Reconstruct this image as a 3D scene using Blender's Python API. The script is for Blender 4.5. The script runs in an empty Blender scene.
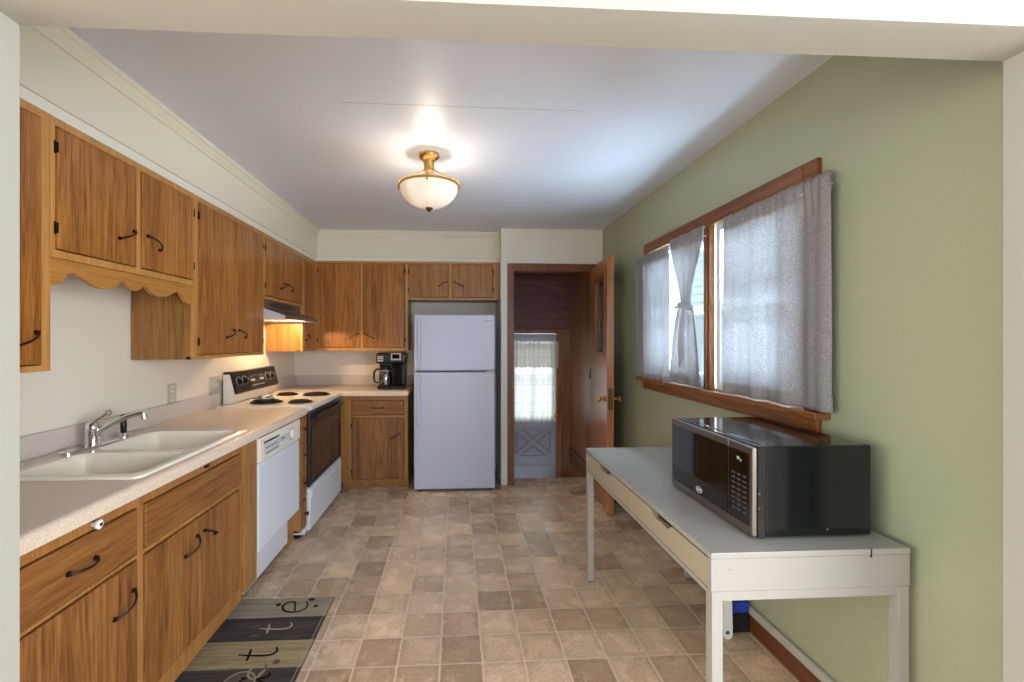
import bpy, bmesh, math, random
from mathutils import Vector, Matrix
random.seed(7)
PI = math.pi
C = bpy.context.scene.collection
scene = bpy.context.scene

# ------------------------------------------------------------------ camera, world, lights
cam_d = bpy.data.cameras.new('camera')
cam = bpy.data.objects.new('camera', cam_d); C.objects.link(cam)
cam_d.sensor_width = 36.0
cam_d.lens = 451.0 / 1024 * 36
cam_d.shift_x = (512 - 482) / 1024
cam_d.shift_y = -1.5 / 1024
cam_d.clip_start = 0.02
cam.location = (0, 0, 1.385)
cam.rotation_euler = (PI / 2, 0, -0.0557)
scene.camera = cam

def lin(r, g, b):
    f = lambda c: (c / 255 / 12.92) if c / 255 <= 0.04045 else ((c / 255 + 0.055) / 1.055) ** 2.4
    return (f(r), f(g), f(b), 1)

w = bpy.data.worlds.new('sky'); scene.world = w; w.use_nodes = True
bg = w.node_tree.nodes['Background']
bg.inputs['Color'].default_value = (0.80, 0.91, 1.0, 1)
bg.inputs['Strength'].default_value = 0.75
vs = scene.view_settings
vs.view_transform = 'Standard'; vs.look = 'None'; vs.exposure = 1.1; vs.gamma = 1.0; vs.use_curve_mapping = False

def area(name, loc, rot, sx, sy, power, col):
    d = bpy.data.lights.new(name, 'AREA'); d.shape = 'RECTANGLE'; d.size = sx; d.size_y = sy
    d.energy = power; d.color = col
    o = bpy.data.objects.new(name, d); C.objects.link(o); o.location = loc; o.rotation_euler = rot
    return o
# daylight coming in through the wide window of the adjoining dining room
area('dining_window_daylight', (0.2, -3.02, 1.45), (math.radians(68), 0, 0), 2.6, 1.5, 14, (0.74, 0.87, 1.0))
# unseen fill lamp added to brighten the left wall and counter
area('dining_side_fill', (2.54, -1.25, 1.45), (0, math.radians(84), math.radians(-32)), 1.6, 3.0, 76, (0.95, 0.97, 1.0))
# second added lamp, unseen, lifting the right jamb and green wall
area('dining_far_side_fill', (-2.54, -0.75, 1.45), (0, math.radians(-84), math.radians(28)), 1.5, 2.4, 44, (1.0, 0.92, 0.80))
# open sky high over the side yard, shining down through the kitchen window
area('yard_daylight', (2.75, 2.2, 2.9), (0, math.radians(58), 0), 1.2, 2.6, 560, (0.66, 0.83, 1.0))
# lamp added out of sight below the sill, lights the ceiling like ground bounce
area('yard_bounce_fill', (2.35, 2.4, 0.45), (0, math.radians(122), 0), 1.5, 3.2, 330, (0.68, 0.84, 1.0))
# daylight behind the outside door of the rear entry
area('back_door_daylight', (0.87, 6.6, 1.1), (-PI / 2, 0, 0), 1.6, 2.0, 52, (0.80, 0.90, 1.0))
def point(name, loc, power, col, r):
    d = bpy.data.lights.new(name, 'POINT'); d.energy = power; d.color = col; d.shadow_soft_size = r
    o = bpy.data.objects.new(name, d); C.objects.link(o); o.location = loc
    return o

# ------------------------------------------------------------------ materials
def nodes(name):
    m = bpy.data.materials.new(name); m.use_nodes = True
    nt = m.node_tree
    return m, nt, nt.nodes['Principled BSDF'], nt.nodes['Material Output']

def plain(name, rgb, rough=0.5, metal=0.0, bump=0.0, bscale=60, spec=0.5, coat=0.0, var=0.0, vscale=8):
    m, nt, p, out = nodes(name)
    p.inputs['Base Color'].default_value = lin(*rgb)
    p.inputs['Roughness'].default_value = rough
    p.inputs['Metallic'].default_value = metal
    p.inputs['Specular IOR Level'].default_value = spec
    p.inputs['Coat Weight'].default_value = coat
    N = nt.nodes.new; L = nt.links.new
    if bump or var:
        tc = N('ShaderNodeTexCoord'); no = N('ShaderNodeTexNoise')
        no.inputs['Scale'].default_value = bscale; no.inputs['Detail'].default_value = 4
        L(tc.outputs['Object'], no.inputs['Vector'])
        if bump:
            b = N('ShaderNodeBump'); b.inputs['Strength'].default_value = bump; b.inputs['Distance'].default_value = 0.004
            L(no.outputs['Fac'], b.inputs['Height']); L(b.outputs['Normal'], p.inputs['Normal'])
        if var:
            n2 = N('ShaderNodeTexNoise'); n2.inputs['Scale'].default_value = vscale; n2.inputs['Detail'].default_value = 5
            L(tc.outputs['Object'], n2.inputs['Vector'])
            mr = N('ShaderNodeMapRange'); mr.inputs['To Min'].default_value = 1 - var; mr.inputs['To Max'].default_value = 1 + var
            L(n2.outputs['Fac'], mr.inputs['Value'])
            mx = N('ShaderNodeVectorMath'); mx.operation = 'SCALE'
            mx.inputs[0].default_value = lin(*rgb)[:3]; L(mr.outputs['Result'], mx.inputs['Scale'])
            L(mx.outputs['Vector'], p.inputs['Base Color'])
    return m

def wood(name, dark, mid, light, axis='Z', rough=0.38, strip=0.11, spec=0.5):
    """varnished wood: long grain along axis, veneer strips across it"""
    m, nt, p, out = nodes(name)
    N = nt.nodes.new; L = nt.links.new
    tc = N('ShaderNodeTexCoord'); oi = N('ShaderNodeObjectInfo')
    off = N('ShaderNodeVectorMath'); off.operation = 'SCALE'; off.inputs[0].default_value = (3.1, 3.7, 7.3)
    L(oi.outputs['Random'], off.inputs['Scale'])
    add = N('ShaderNodeVectorMath'); add.operation = 'ADD'
    L(tc.outputs['Object'], add.inputs[0]); L(off.outputs['Vector'], add.inputs[1])
    sc = {'X': (0.045, 1, 1), 'Y': (1, 0.045, 1), 'Z': (1, 1, 0.045)}[axis]
    mp = N('ShaderNodeMapping'); mp.inputs['Scale'].default_value = sc
    L(add.outputs['Vector'], mp.inputs['Vector'])
    def noise(scale, detail=4, dist=0.0):
        n = N('ShaderNodeTexNoise'); n.inputs['Scale'].default_value = scale
        n.inputs['Detail'].default_value = detail; n.inputs['Distortion'].default_value = dist
        L(mp.outputs['Vector'], n.inputs['Vector']); return n
    big = noise(7, 2, 0.8); fine = noise(230, 3); mid_n = noise(52, 5, 0.5)
    # strips across the grain
    sep = N('ShaderNodeSeparateXYZ'); L(add.outputs['Vector'], sep.inputs['Vector'])
    a, b = {'X': ('Y', 'Z'), 'Y': ('X', 'Z'), 'Z': ('X', 'Y')}[axis]
    sm = N('ShaderNodeMath'); sm.operation = 'ADD'; L(sep.outputs[a], sm.inputs[0]); L(sep.outputs[b], sm.inputs[1])
    dv = N('ShaderNodeMath'); dv.operation = 'DIVIDE'; L(sm.outputs[0], dv.inputs[0]); dv.inputs[1].default_value = strip
    fl = N('ShaderNodeMath'); fl.operation = 'FLOOR'; L(dv.outputs[0], fl.inputs[0])
    wn = N('ShaderNodeTexWhiteNoise'); wn.noise_dimensions = '1D'; L(fl.outputs[0], wn.inputs['W'])
    # ring-like figure
    rg = N('ShaderNodeMath'); rg.operation = 'MULTIPLY'; rg.inputs[1].default_value = 60; L(big.outputs['Fac'], rg.inputs[0])
    sn = N('ShaderNodeMath'); sn.operation = 'SINE'; L(rg.outputs[0], sn.inputs[0])
    def mul(s, k):
        q = N('ShaderNodeMath'); q.operation = 'MULTIPLY'; q.inputs[1].default_value = k; L(s, q.inputs[0]); return q.outputs[0]
    def plus(s, t):
        q = N('ShaderNodeMath'); q.operation = 'ADD'; L(s, q.inputs[0]); L(t, q.inputs[1]); return q.outputs[0]
    v = plus(plus(mul(sn.outputs[0], 0.075), mul(mid_n.outputs['Fac'], 0.40)), plus(mul(fine.outputs['Fac'], 0.76), mul(wn.outputs['Value'], 0.14)))
    cr = N('ShaderNodeValToRGB'); e = cr.color_ramp.elements
    e[0].position = 0.38; e[0].color = lin(*dark); e[1].position = 0.92; e[1].color = lin(*light)
    k = e.new(0.64); k.color = lin(*mid)
    L(v, cr.inputs['Fac']); L(cr.outputs['Color'], p.inputs['Base Color'])
    p.inputs['Roughness'].default_value = rough; p.inputs['Specular IOR Level'].default_value = spec
    bp = N('ShaderNodeBump'); bp.inputs['Strength'].default_value = 0.12; bp.inputs['Distance'].default_value = 0.002
    L(fine.outputs['Fac'], bp.inputs['Height']); L(bp.outputs['Normal'], p.inputs['Normal'])
    return m

def floor_mat():
    m, nt, p, out = nodes('tile_vinyl'); N = nt.nodes.new; L = nt.links.new
    tc = N('ShaderNodeTexCoord')
    wob = N('ShaderNodeTexNoise'); wob.inputs['Scale'].default_value = 9; L(tc.outputs['Object'], wob.inputs['Vector'])
    wsub = N('ShaderNodeVectorMath'); wsub.operation = 'SUBTRACT'; L(wob.outputs['Color'], wsub.inputs[0]); wsub.inputs[1].default_value = (.5, .5, .5)
    wsc = N('ShaderNodeVectorMath'); wsc.operation = 'SCALE'; wsc.inputs['Scale'].default_value = 0.006; L(wsub.outputs['Vector'], wsc.inputs[0])
    pos = N('ShaderNodeVectorMath'); pos.operation = 'ADD'; L(tc.outputs['Object'], pos.inputs[0]); L(wsc.outputs['Vector'], pos.inputs[1])
    o = N('ShaderNodeVectorMath'); o.operation = 'SUBTRACT'; L(pos.outputs['Vector'], o.inputs[0]); o.inputs[1].default_value = (-0.7963, 1.929, 0)
    d = N('ShaderNodeVectorMath'); d.operation = 'DIVIDE'; L(o.outputs['Vector'], d.inputs[0]); d.inputs[1].default_value = (0.181, 0.1835, 1)
    fl = N('ShaderNodeVectorMath'); fl.operation = 'FLOOR'; L(d.outputs['Vector'], fl.inputs[0])
    sepf = N('ShaderNodeSeparateXYZ'); L(fl.outputs['Vector'], sepf.inputs[0])
    cmb = N('ShaderNodeCombineXYZ'); L(sepf.outputs['X'], cmb.inputs['X']); L(sepf.outputs['Y'], cmb.inputs['Y'])
    wn = N('ShaderNodeTexWhiteNoise'); wn.noise_dimensions = '3D'; L(cmb.outputs[0], wn.inputs['Vector'])
    fr = N('ShaderNodeVectorMath'); fr.operation = 'FRACTION'; L(d.outputs['Vector'], fr.inputs[0])
    sp = N('ShaderNodeSeparateXYZ'); L(fr.outputs['Vector'], sp.inputs[0])
    def edge(s, wid):
        a = N('ShaderNodeMath'); a.operation = 'SUBTRACT'; a.inputs[1].default_value = 0.5; L(s, a.inputs[0])
        b = N('ShaderNodeMath'); b.operation = 'ABSOLUTE'; L(a.outputs[0], b.inputs[0])
        c = N('ShaderNodeMapRange'); c.inputs['From Min'].default_value = 0.5 - wid; c.inputs['From Max'].default_value = 0.5 - wid * 0.45; L(b.outputs[0], c.inputs['Value'])
        return c.outputs['Result']
    ex = edge(sp.outputs['X'], 0.032); ey = edge(sp.outputs['Y'], 0.026)
    mx = N('ShaderNodeMath'); mx.operation = 'MAXIMUM'; L(ex, mx.inputs[0]); L(ey, mx.inputs[1])
    n1 = N('ShaderNodeTexNoise'); n1.inputs['Scale'].default_value = 10; n1.inputs['Detail'].default_value = 5; n1.inputs['Roughness'].default_value = 0.5
    off = N('ShaderNodeVectorMath'); off.operation = 'MULTIPLY_ADD'; L(wn.outputs['Color'], off.inputs[0]); off.inputs[1].default_value = (9, 9, 9); L(tc.outputs['Object'], off.inputs[2])
    L(off.outputs['Vector'], n1.inputs['Vector'])
    n2 = N('ShaderNodeTexNoise'); n2.inputs['Scale'].default_value = 70; n2.inputs['Detail'].default_value = 4; L(tc.outputs['Object'], n2.inputs['Vector'])
    cr0 = N('ShaderNodeValToRGB'); e = cr0.color_ramp.elements
    e[0].position = 0.0; e[0].color = lin(170, 144, 118); e[1].position = 1.0; e[1].color = lin(226, 196, 162)
    for q, c in ((0.22, (188, 160, 133)), (0.5, (204, 177, 149)), (0.78, (214, 188, 160))):
        k = e.new(q); k.color = lin(*c)
    L(wn.outputs['Value'], cr0.inputs['Fac'])
    def ramp(src, a, b, lo, hi):
        q = N('ShaderNodeMapRange'); q.interpolation_type = 'SMOOTHSTEP'
        for nm, vv in (('From Min', a), ('From Max', b), ('To Min', lo), ('To Max', hi)): q.inputs[nm].default_value = vv
        L(src, q.inputs['Value']); return q.outputs['Result']
    def times(u, v):
        q = N('ShaderNodeMath'); q.operation = 'MULTIPLY'; L(u, q.inputs[0]); L(v, q.inputs[1]); return q.outputs[0]
    wide = N('ShaderNodeMath'); wide.operation = 'MAXIMUM'; L(edge(sp.outputs['X'], 0.17), wide.inputs[0]); L(edge(sp.outputs['Y'], 0.17), wide.inputs[1])
    shade = times(times(ramp(n1.outputs['Fac'], 0.25, 0.75, 0.90, 1.09), ramp(n2.outputs['Fac'], 0.3, 0.7, 0.86, 1.12)), ramp(wide.outputs[0], 0, 1, 1.03, 0.90))
    cr = N('ShaderNodeVectorMath'); cr.operation = 'SCALE'; L(cr0.outputs['Color'], cr.inputs[0]); L(shade, cr.inputs['Scale'])
    mix = N('ShaderNodeMix'); mix.data_type = 'RGBA'
    gv = N('ShaderNodeMath'); gv.operation = 'MULTIPLY'; gv.inputs[1].default_value = 0.8; L(mx.outputs[0], gv.inputs[0])
    L(gv.outputs[0], mix.inputs['Factor']); L(cr.outputs['Vector'], mix.inputs['A']); mix.inputs['B'].default_value = lin(228, 206, 178)
    L(mix.outputs['Result'], p.inputs['Base Color'])
    hue = N('ShaderNodeMapRange'); hue.inputs['To Min'].default_value = 0.17; hue.inputs['To Max'].default_value = 0.36; L(n1.outputs['Fac'], hue.inputs['Value'])
    L(hue.outputs['Result'], p.inputs['Roughness'])
    hb = N('ShaderNodeMath'); hb.operation = 'MULTIPLY_ADD'; L(mx.outputs[0], hb.inputs[0]); hb.inputs[1].default_value = -1.0; L(n1.outputs['Fac'], hb.inputs[2])
    b = N('ShaderNodeBump'); b.inputs['Strength'].default_value = 0.22; b.inputs['Distance'].default_value = 0.003
    L(hb.outputs[0], b.inputs['Height']); L(b.outputs['Normal'], p.inputs['Normal'])
    return m

def speckle(name, base, dark, light, rough=0.35):
    m, nt, p, out = nodes(name); N = nt.nodes.new; L = nt.links.new
    tc = N('ShaderNodeTexCoord'); n = N('ShaderNodeTexNoise'); n.inputs['Scale'].default_value = 260; n.inputs['Detail'].default_value = 2
    L(tc.outputs['Object'], n.inputs['Vector'])
    cr = N('ShaderNodeValToRGB'); e = cr.color_ramp.elements
    e[0].position = 0.30; e[0].color = lin(*dark); e[1].position = 0.72; e[1].color = lin(*light); k = e.new(0.5); k.color = lin(*base)
    L(n.outputs['Fac'], cr.inputs['Fac']); L(cr.outputs['Color'], p.inputs['Base Color']); p.inputs['Roughness'].default_value = rough
    return m

def cloth(name, rgb, rgb2, trans=0.35, scale=420, lines=None):
    m, nt, p, out = nodes(name); N = nt.nodes.new; L = nt.links.new
    tc = N('ShaderNodeTexCoord'); mp = N('ShaderNodeMapping'); mp.inputs['Scale'].default_value = (1, 1, 0.5); L(tc.outputs['Object'], mp.inputs['Vector'])
    n = N('ShaderNodeTexNoise'); n.inputs['Scale'].default_value = scale; n.inputs['Detail'].default_value = 2; L(mp.outputs['Vector'], n.inputs['Vector'])
    mix = N('ShaderNodeMix'); mix.data_type = 'RGBA'; cr = N('ShaderNodeMapRange'); cr.inputs['From Min'].default_value = 0.35; cr.inputs['From Max'].default_value = 0.65
    L(n.outputs['Fac'], cr.inputs['Value']); L(cr.outputs['Result'], mix.inputs['Factor'])
    mix.inputs['A'].default_value = lin(*rgb); mix.inputs['B'].default_value = lin(*rgb2)
    col = mix.outputs['Result']
    if lines:
        sep = N('ShaderNodeSeparateXYZ'); L(tc.outputs['Object'], sep.inputs[0]); fac = None
        for ax, per in (('X', 0.115), ('Z', 0.105)):
            a = N('ShaderNodeMath'); a.operation = 'DIVIDE'; a.inputs[1].default_value = per; L(sep.outputs[ax], a.inputs[0])
            f = N('ShaderNodeMath'); f.operation = 'FRACT'; L(a.outputs[0], f.inputs[0])
            g = N('ShaderNodeMath'); g.operation = 'LESS_THAN'; g.inputs[1].default_value = 0.05; L(f.outputs[0], g.inputs[0])
            if fac is None: fac = g.outputs[0]
            else:
                h = N('ShaderNodeMath'); h.operation = 'MAXIMUM'; L(fac, h.inputs[0]); L(g.outputs[0], h.inputs[1]); fac = h.outputs[0]
        h2 = N('ShaderNodeMath'); h2.operation = 'MULTIPLY'; h2.inputs[1].default_value = 0.45; L(fac, h2.inputs[0])
        m2 = N('ShaderNodeMix'); m2.data_type = 'RGBA'; L(h2.outputs[0], m2.inputs['Factor']); L(col, m2.inputs['A']); m2.inputs['B'].default_value = lin(*lines)
        col = m2.outputs['Result']
    L(col, p.inputs['Base Color']); p.inputs['Roughness'].default_value = 0.95; p.inputs['Specular IOR Level'].default_value = 0.1
    t = N('ShaderNodeBsdfTranslucent'); L(col, t.inputs['Color'])
    ms = N('ShaderNodeMixShader'); ms.inputs['Fac'].default_value = trans
    L(p.outputs['BSDF'], ms.inputs[1]); L(t.outputs['BSDF'], ms.inputs[2]); L(ms.outputs['Shader'], out.inputs['Surface'])
    b = N('ShaderNodeBump'); b.inputs['Strength'].default_value = 0.25; b.inputs['Distance'].default_value = 0.001
    L(n.outputs['Fac'], b.inputs['Height']); L(b.outputs['Normal'], p.inputs['Normal'])
    return m

def pane_mat(name, tint=(1, 1, 1), gloss=0.10):
    m, nt, p, out = nodes(name); N = nt.nodes.new; L = nt.links.new
    t = N('ShaderNodeBsdfTransparent'); t.inputs['Color'].default_value = (*tint, 1)
    g = N('ShaderNodeBsdfGlossy'); g.inputs['Roughness'].default_value = 0.02
    ms = N('ShaderNodeMixShader'); ms.inputs['Fac'].default_value = gloss
    L(t.outputs[0], ms.inputs[1]); L(g.outputs[0], ms.inputs[2]); L(ms.outputs[0], out.inputs['Surface'])
    return m

def emit_glass(name, rgb, strength):
    m, nt, p, out = nodes(name)
    p.inputs['Base Color'].default_value = lin(245, 240, 230); p.inputs['Roughness'].default_value = 0.25
    p.inputs['Emission Strength'].default_value = strength
    N = nt.nodes.new; L = nt.links.new
    tc = N('ShaderNodeTexCoord'); n = N('ShaderNodeTexNoise'); n.inputs['Scale'].default_value = 9; n.inputs['Detail'].default_value = 4
    L(tc.outputs['Object'], n.inputs['Vector'])
    cr = N('ShaderNodeValToRGB'); e = cr.color_ramp.elements; e[0].position = 0.38; e[0].color = (rgb[0] * .75, rgb[1] * .62, rgb[2] * .5, 1); e[1].position = 0.55; e[1].color = (*rgb, 1)
    L(n.outputs['Fac'], cr.inputs['Fac']); L(cr.outputs['Color'], p.inputs['Emission Color'])
    return m

M = {}
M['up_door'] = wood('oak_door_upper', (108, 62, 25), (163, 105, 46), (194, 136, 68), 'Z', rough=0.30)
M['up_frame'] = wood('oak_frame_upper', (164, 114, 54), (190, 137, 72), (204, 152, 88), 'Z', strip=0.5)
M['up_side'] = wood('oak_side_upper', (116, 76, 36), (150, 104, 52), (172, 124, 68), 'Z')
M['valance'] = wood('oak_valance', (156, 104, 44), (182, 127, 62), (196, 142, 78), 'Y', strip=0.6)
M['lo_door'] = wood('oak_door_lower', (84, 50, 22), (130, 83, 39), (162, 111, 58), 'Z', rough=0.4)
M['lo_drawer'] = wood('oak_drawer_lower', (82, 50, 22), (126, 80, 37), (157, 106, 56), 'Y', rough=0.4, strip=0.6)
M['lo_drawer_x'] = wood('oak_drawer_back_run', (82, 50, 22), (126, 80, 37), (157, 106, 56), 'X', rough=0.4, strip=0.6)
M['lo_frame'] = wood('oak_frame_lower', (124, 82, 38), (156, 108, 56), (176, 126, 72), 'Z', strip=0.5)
M['trimwood'] = wood('window_wood', (80, 42, 18), (122, 72, 33), (150, 96, 50), 'Y', strip=0.6)
M['trimwood_z'] = wood('casing_wood', (84, 44, 22), (120, 70, 36), (148, 92, 50), 'Z', strip=0.6)
M['panelwood'] = wood('hall_panelling', (94, 54, 32), (144, 92, 58), (176, 124, 84), 'Z', rough=0.3, strip=0.14)
M['plank'] = wood('hall_planks', (74, 40, 38), (112, 66, 60), (140, 90, 82), 'X', rough=0.45, strip=0.09)
M['doorwood'] = wood('door_wood', (124, 72, 38), (166, 106, 60), (190, 132, 82), 'Z', rough=0.28, strip=0.7)
M['basewood'] = wood('baseboard_wood', (70, 36, 18), (104, 58, 30), (130, 78, 44), 'Y', strip=0.6)
M['floor'] = floor_mat()
M['white_wall'] = plain('white_wall_paint', (232, 226, 212), 0.55, bump=0.12, bscale=40)
M['soffit'] = plain('cream_soffit_paint', (226, 224, 206), 0.5, bump=0.05, bscale=30)
M['trim_white'] = plain('white_trim_paint', (232, 232, 222), 0.35)
M['green'] = plain('green_wall_paint', (164, 170, 142), 0.42, bump=0.22, bscale=55)
M['ceil'] = plain('ceiling_paint', (216, 222, 234), 0.42, bump=0.4, bscale=16, spec=0.2)
M['beam'] = plain('opening_paint', (174, 173, 163), 0.5, bump=0.1, bscale=60)
M['dining'] = plain('dining_paint', (204, 210, 214), 0.6)
M['counter'] = speckle('beige_laminate', (222, 204, 184), (206, 184, 162), (234, 220, 204), 0.3)
M['splash'] = speckle('speckled_laminate', (208, 196, 188), (178, 164, 156), (226, 216, 208), 0.35)
M['ivory'] = plain('ivory_enamel', (240, 232, 216), 0.2, coat=0.3)
M['chrome'] = plain('chrome', (222, 224, 228), 0.14, 1.0)
M['steel'] = plain('brushed_steel', (150, 142, 136), 0.32, 1.0)
M['pull'] = plain('dark_bronze', (46, 34, 28), 0.35, 0.7)
M['brass'] = plain('antique_brass', (214, 178, 112), 0.3, 1.0)
M['brass_dark'] = plain('aged_brass', (110, 84, 52), 0.35, 0.9)
M['appliance'] = plain('white_enamel', (196, 201, 222), 0.26, coat=0.2, bump=0.06, bscale=120)
M['appliance_cool'] = plain('cool_white_enamel', (210, 214, 222), 0.26, coat=0.2)
M['appliance_warm'] = plain('almond_enamel', (230, 224, 210), 0.25, coat=0.2)
M['black'] = plain('black_plastic', (18, 18, 20), 0.3)
M['black_gloss'] = plain('black_glass', (10, 9, 9), 0.06, coat=0.4)
M['black_metal'] = plain('black_painted_steel', (14, 18, 21), 0.10)
M['rubber'] = plain('black_rubber', (20, 20, 20), 0.8)
M['coil'] = plain('burner_coil', (34, 30, 26), 0.5, 0.4)
M['pan'] = plain('drip_pan', (52, 46, 36), 0.3, 0.7)
M['grey'] = plain('grey_plastic', (142, 140, 138), 0.45)
M['lgrey'] = plain('pale_grey_print', (190, 192, 196), 0.5)
M['dgrey'] = plain('dark_grey_print', (70, 72, 78), 0.5)
M['red'] = plain('red_print', (150, 50, 46), 0.5)
M['silver'] = plain('silver_plastic', (186, 182, 176), 0.35, 0.3)
M['deskwhite'] = plain('white_desk_lacquer', (158, 156, 150), 0.32, bump=0.04, bscale=120)
M['deskdrawer'] = plain('cream_drawer_lacquer', (168, 157, 136), 0.36)
M['plate'] = plain('steel_cover_plate', (206, 198, 186), 0.4, 0.25)
M['whiteplastic'] = plain('white_plastic', (224, 224, 220), 0.35)
M['blue'] = plain('blue_fabric', (30, 62, 170), 0.7)
M['glass_door'] = pane_mat('door_glass', (0.8, 0.86, 0.9), 0.16)
M['glass_win'] = pane_mat('window_glass', (0.95, 0.98, 1.0), 0.06)
M['glass_carafe'] = pane_mat('carafe_glass', (0.45, 0.47, 0.5), 0.22)
M['vinyl'] = plain('white_vinyl', (226, 230, 232), 0.35)
M['extdoor'] = plain('pale_grey_door_paint', (166, 168, 178), 0.35)
M['siding'] = plain('neighbour_siding', (206, 216, 222), 0.6)
M['ground'] = plain('yard_ground', (120, 130, 100), 0.9, var=0.3)
M['curtain'] = cloth('grey_linen', (206, 204, 204), (146, 144, 146), 0.46)
M['curtain_lining'] = cloth('pale_tie_cloth', (232, 232, 232), (200, 202, 208), 0.4)
M['sheer'] = cloth('plaid_sheer', (236, 232, 224), (222, 216, 208), 0.45, 300, lines=(150, 142, 142))
M['bowl'] = emit_glass('frosted_alabaster_glass', (1.0, 0.88, 0.72), 0.2)
M['bulb'] = emit_glass('hood_lamp_lens', (1.0, 0.75, 0.45), 5.0)
M['mat_light'] = wood('mat_pale_plank', (112, 100, 86), (148, 136, 118), (168, 156, 138), 'X', rough=0.8, strip=0.9, spec=0.15)
M['mat_tan'] = wood('mat_tan_plank', (112, 96, 70), (150, 134, 102), (170, 154, 122), 'X', rough=0.8, strip=0.9, spec=0.15)
M['mat_dark'] = wood('mat_charcoal_plank', (56, 51, 50), (74, 68, 66), (92, 85, 82), 'X', rough=0.8, strip=0.9, spec=0.15)
M['ink'] = plain('mat_black_print', (24, 20, 18), 0.8, spec=0.1)
M['ink_pale'] = plain('mat_pale_print', (170, 158, 142), 0.8, spec=0.1)
M['ink_mid'] = plain('mat_grey_print', (92, 84, 80), 0.8, spec=0.1)
M['cupprint'] = plain('mat_cup_print', (150, 136, 112), 0.8, spec=0.1)

# ------------------------------------------------------------------ mesh builder
ORG = {}
class MB:
    def __init__(s, T=None): s.bm = bmesh.new(); s.T = T
    def _add(s, vs, fs):
        v = [s.bm.verts.new(p) for p in vs]
        for f in fs:
            try: s.bm.faces.new([v[i] for i in f])
            except ValueError: pass
        return v
    def box(s, x0, x1, y0, y1, z0, z1, bev=0.0, seg=2):
        if x0 > x1: x0, x1 = x1, x0
        if y0 > y1: y0, y1 = y1, y0
        if z0 > z1: z0, z1 = z1, z0
        v = s._add([(x, y, z) for z in (z0, z1) for y in (y0, y1) for x in (x0, x1)],
                   [(0, 1, 3, 2), (4, 6, 7, 5), (0, 4, 5, 1), (2, 3, 7, 6), (0, 2, 6, 4), (1, 5, 7, 3)])
        if bev > 0:
            bev = min(bev, 0.45 * min(x1 - x0, y1 - y0, z1 - z0))
            es = list({e for q in v for e in q.link_edges})
            bmesh.ops.bevel(s.bm, geom=es, offset=bev, segments=seg, profile=0.5, affect='EDGES')
        return s
    def prism(s, poly, axis, d0, d1):
        """polygon (p,q) extruded along axis: X -> (y,z), Y -> (x,z), Z -> (x,y)"""
        mk = {'X': lambda p, q, d: (d, p, q), 'Y': lambda p, q, d: (p, d, q), 'Z': lambda p, q, d: (p, q, d)}[axis]
        n = len(poly)
        vs = [mk(p, q, d0) for p, q in poly] + [mk(p, q, d1) for p, q in poly]
        fs = [tuple(range(n)), tuple(range(2 * n - 1, n - 1, -1))] + [(i, (i + 1) % n, n + (i + 1) % n, n + i) for i in range(n)]
        s._add(vs, fs); return s
    def tube(s, pts, r, seg=10, caps=True):
        pts = [Vector(p) for p in pts]; n = len(pts)
        rs = r if isinstance(r, (list, tuple)) else [r] * n
        rings = []; up = None
        for i, p in enumerate(pts):
            t = (pts[min(i + 1, n - 1)] - pts[max(i - 1, 0)]).normalized()
            if up is None: up = Vector((0, 0, 1)) if abs(t.z) < 0.9 else Vector((1, 0, 0))
            u = t.cross(up)
            if u.length < 1e-6: u = t.orthogonal()
            u.normalize(); up = u.cross(t).normalized()
            rings.append([s.bm.verts.new(p + (u * math.cos(2 * PI * k / seg) + up * math.sin(2 * PI * k / seg)) * rs[i]) for k in range(seg)])
        for a, b in zip(rings, rings[1:]):
            for k in range(seg): s.bm.faces.new((a[k], a[(k + 1) % seg], b[(k + 1) % seg], b[k]))
        if caps: s.bm.faces.new(rings[0][::-1]); s.bm.faces.new(rings[-1])
        return s
    def cyl(s, p0, p1, r0, r1=None, seg=20): return s.tube([p0, p1], [r0, r0 if r1 is None else r1], seg)
    def lathe(s, prof, c, axis='Z', seg=32, closed=False):
        """prof: list of (radius, height) turned about axis through c"""
        c = Vector(c); rings = []
        for r, h in prof:
            ring = []
            for k in range(seg):
                a = 2 * PI * k / seg; x, y = r * math.cos(a), r * math.sin(a)
                q = {'Z': (x, y, h), 'X': (h, x, y), 'Y': (x, h, y)}[axis]
                ring.append(s.bm.verts.new(c + Vector(q)))
            rings.append(ring)
        for a, b in zip(rings, rings[1:]):
            for k in range(seg): s.bm.faces.new((a[k], a[(k + 1) % seg], b[(k + 1) % seg], b[k]))
        if closed:
            for k in range(seg): s.bm.faces.new((rings[-1][k], rings[-1][(k + 1) % seg], rings[0][(k + 1) % seg], rings[0][k]))
        else:
            s.bm.faces.new(rings[0][::-1]); s.bm.faces.new(rings[-1])
        return s
    def torus(s, c, R, r, axis='Z', seg=40, sub=8):
        return s.lathe([(R + r * math.cos(2 * PI * k / sub), r * math.sin(2 * PI * k / sub)) for k in range(sub)], c, axis, seg, closed=True)
    def ribbon(s, pts, wd, z0, z1):
        """flat stroke in the XY plane"""
        P = [Vector((p[0], p[1])) for p in pts]; n = len(P); L, R = [], []
        for i in range(n):
            t = (P[min(i + 1, n - 1)] - P[max(i - 1, 0)]).normalized(); nn = Vector((-t.y, t.x))
            k = wd[i] if isinstance(wd, (list, tuple)) else wd
            L.append(P[i] + nn * k / 2); R.append(P[i] - nn * k / 2)
        vs = [(v.x, v.y, z) for z in (z0, z1) for v in L + R]; m = 2 * n; fs = []
        for i in range(n - 1):
            fs += [(i, i + 1, n + i + 1, n + i), (m + i, m + n + i, m + n + i + 1, m + i + 1), (i, m + i, m + i + 1, i + 1), (n + i, n + i + 1, m + n + i + 1, m + n + i)]
        fs += [(0, n, m + n, m), (n - 1, m + n - 1, m + 2 * n - 1, 2 * n - 1)]
        s._add(vs, fs); return s
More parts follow.
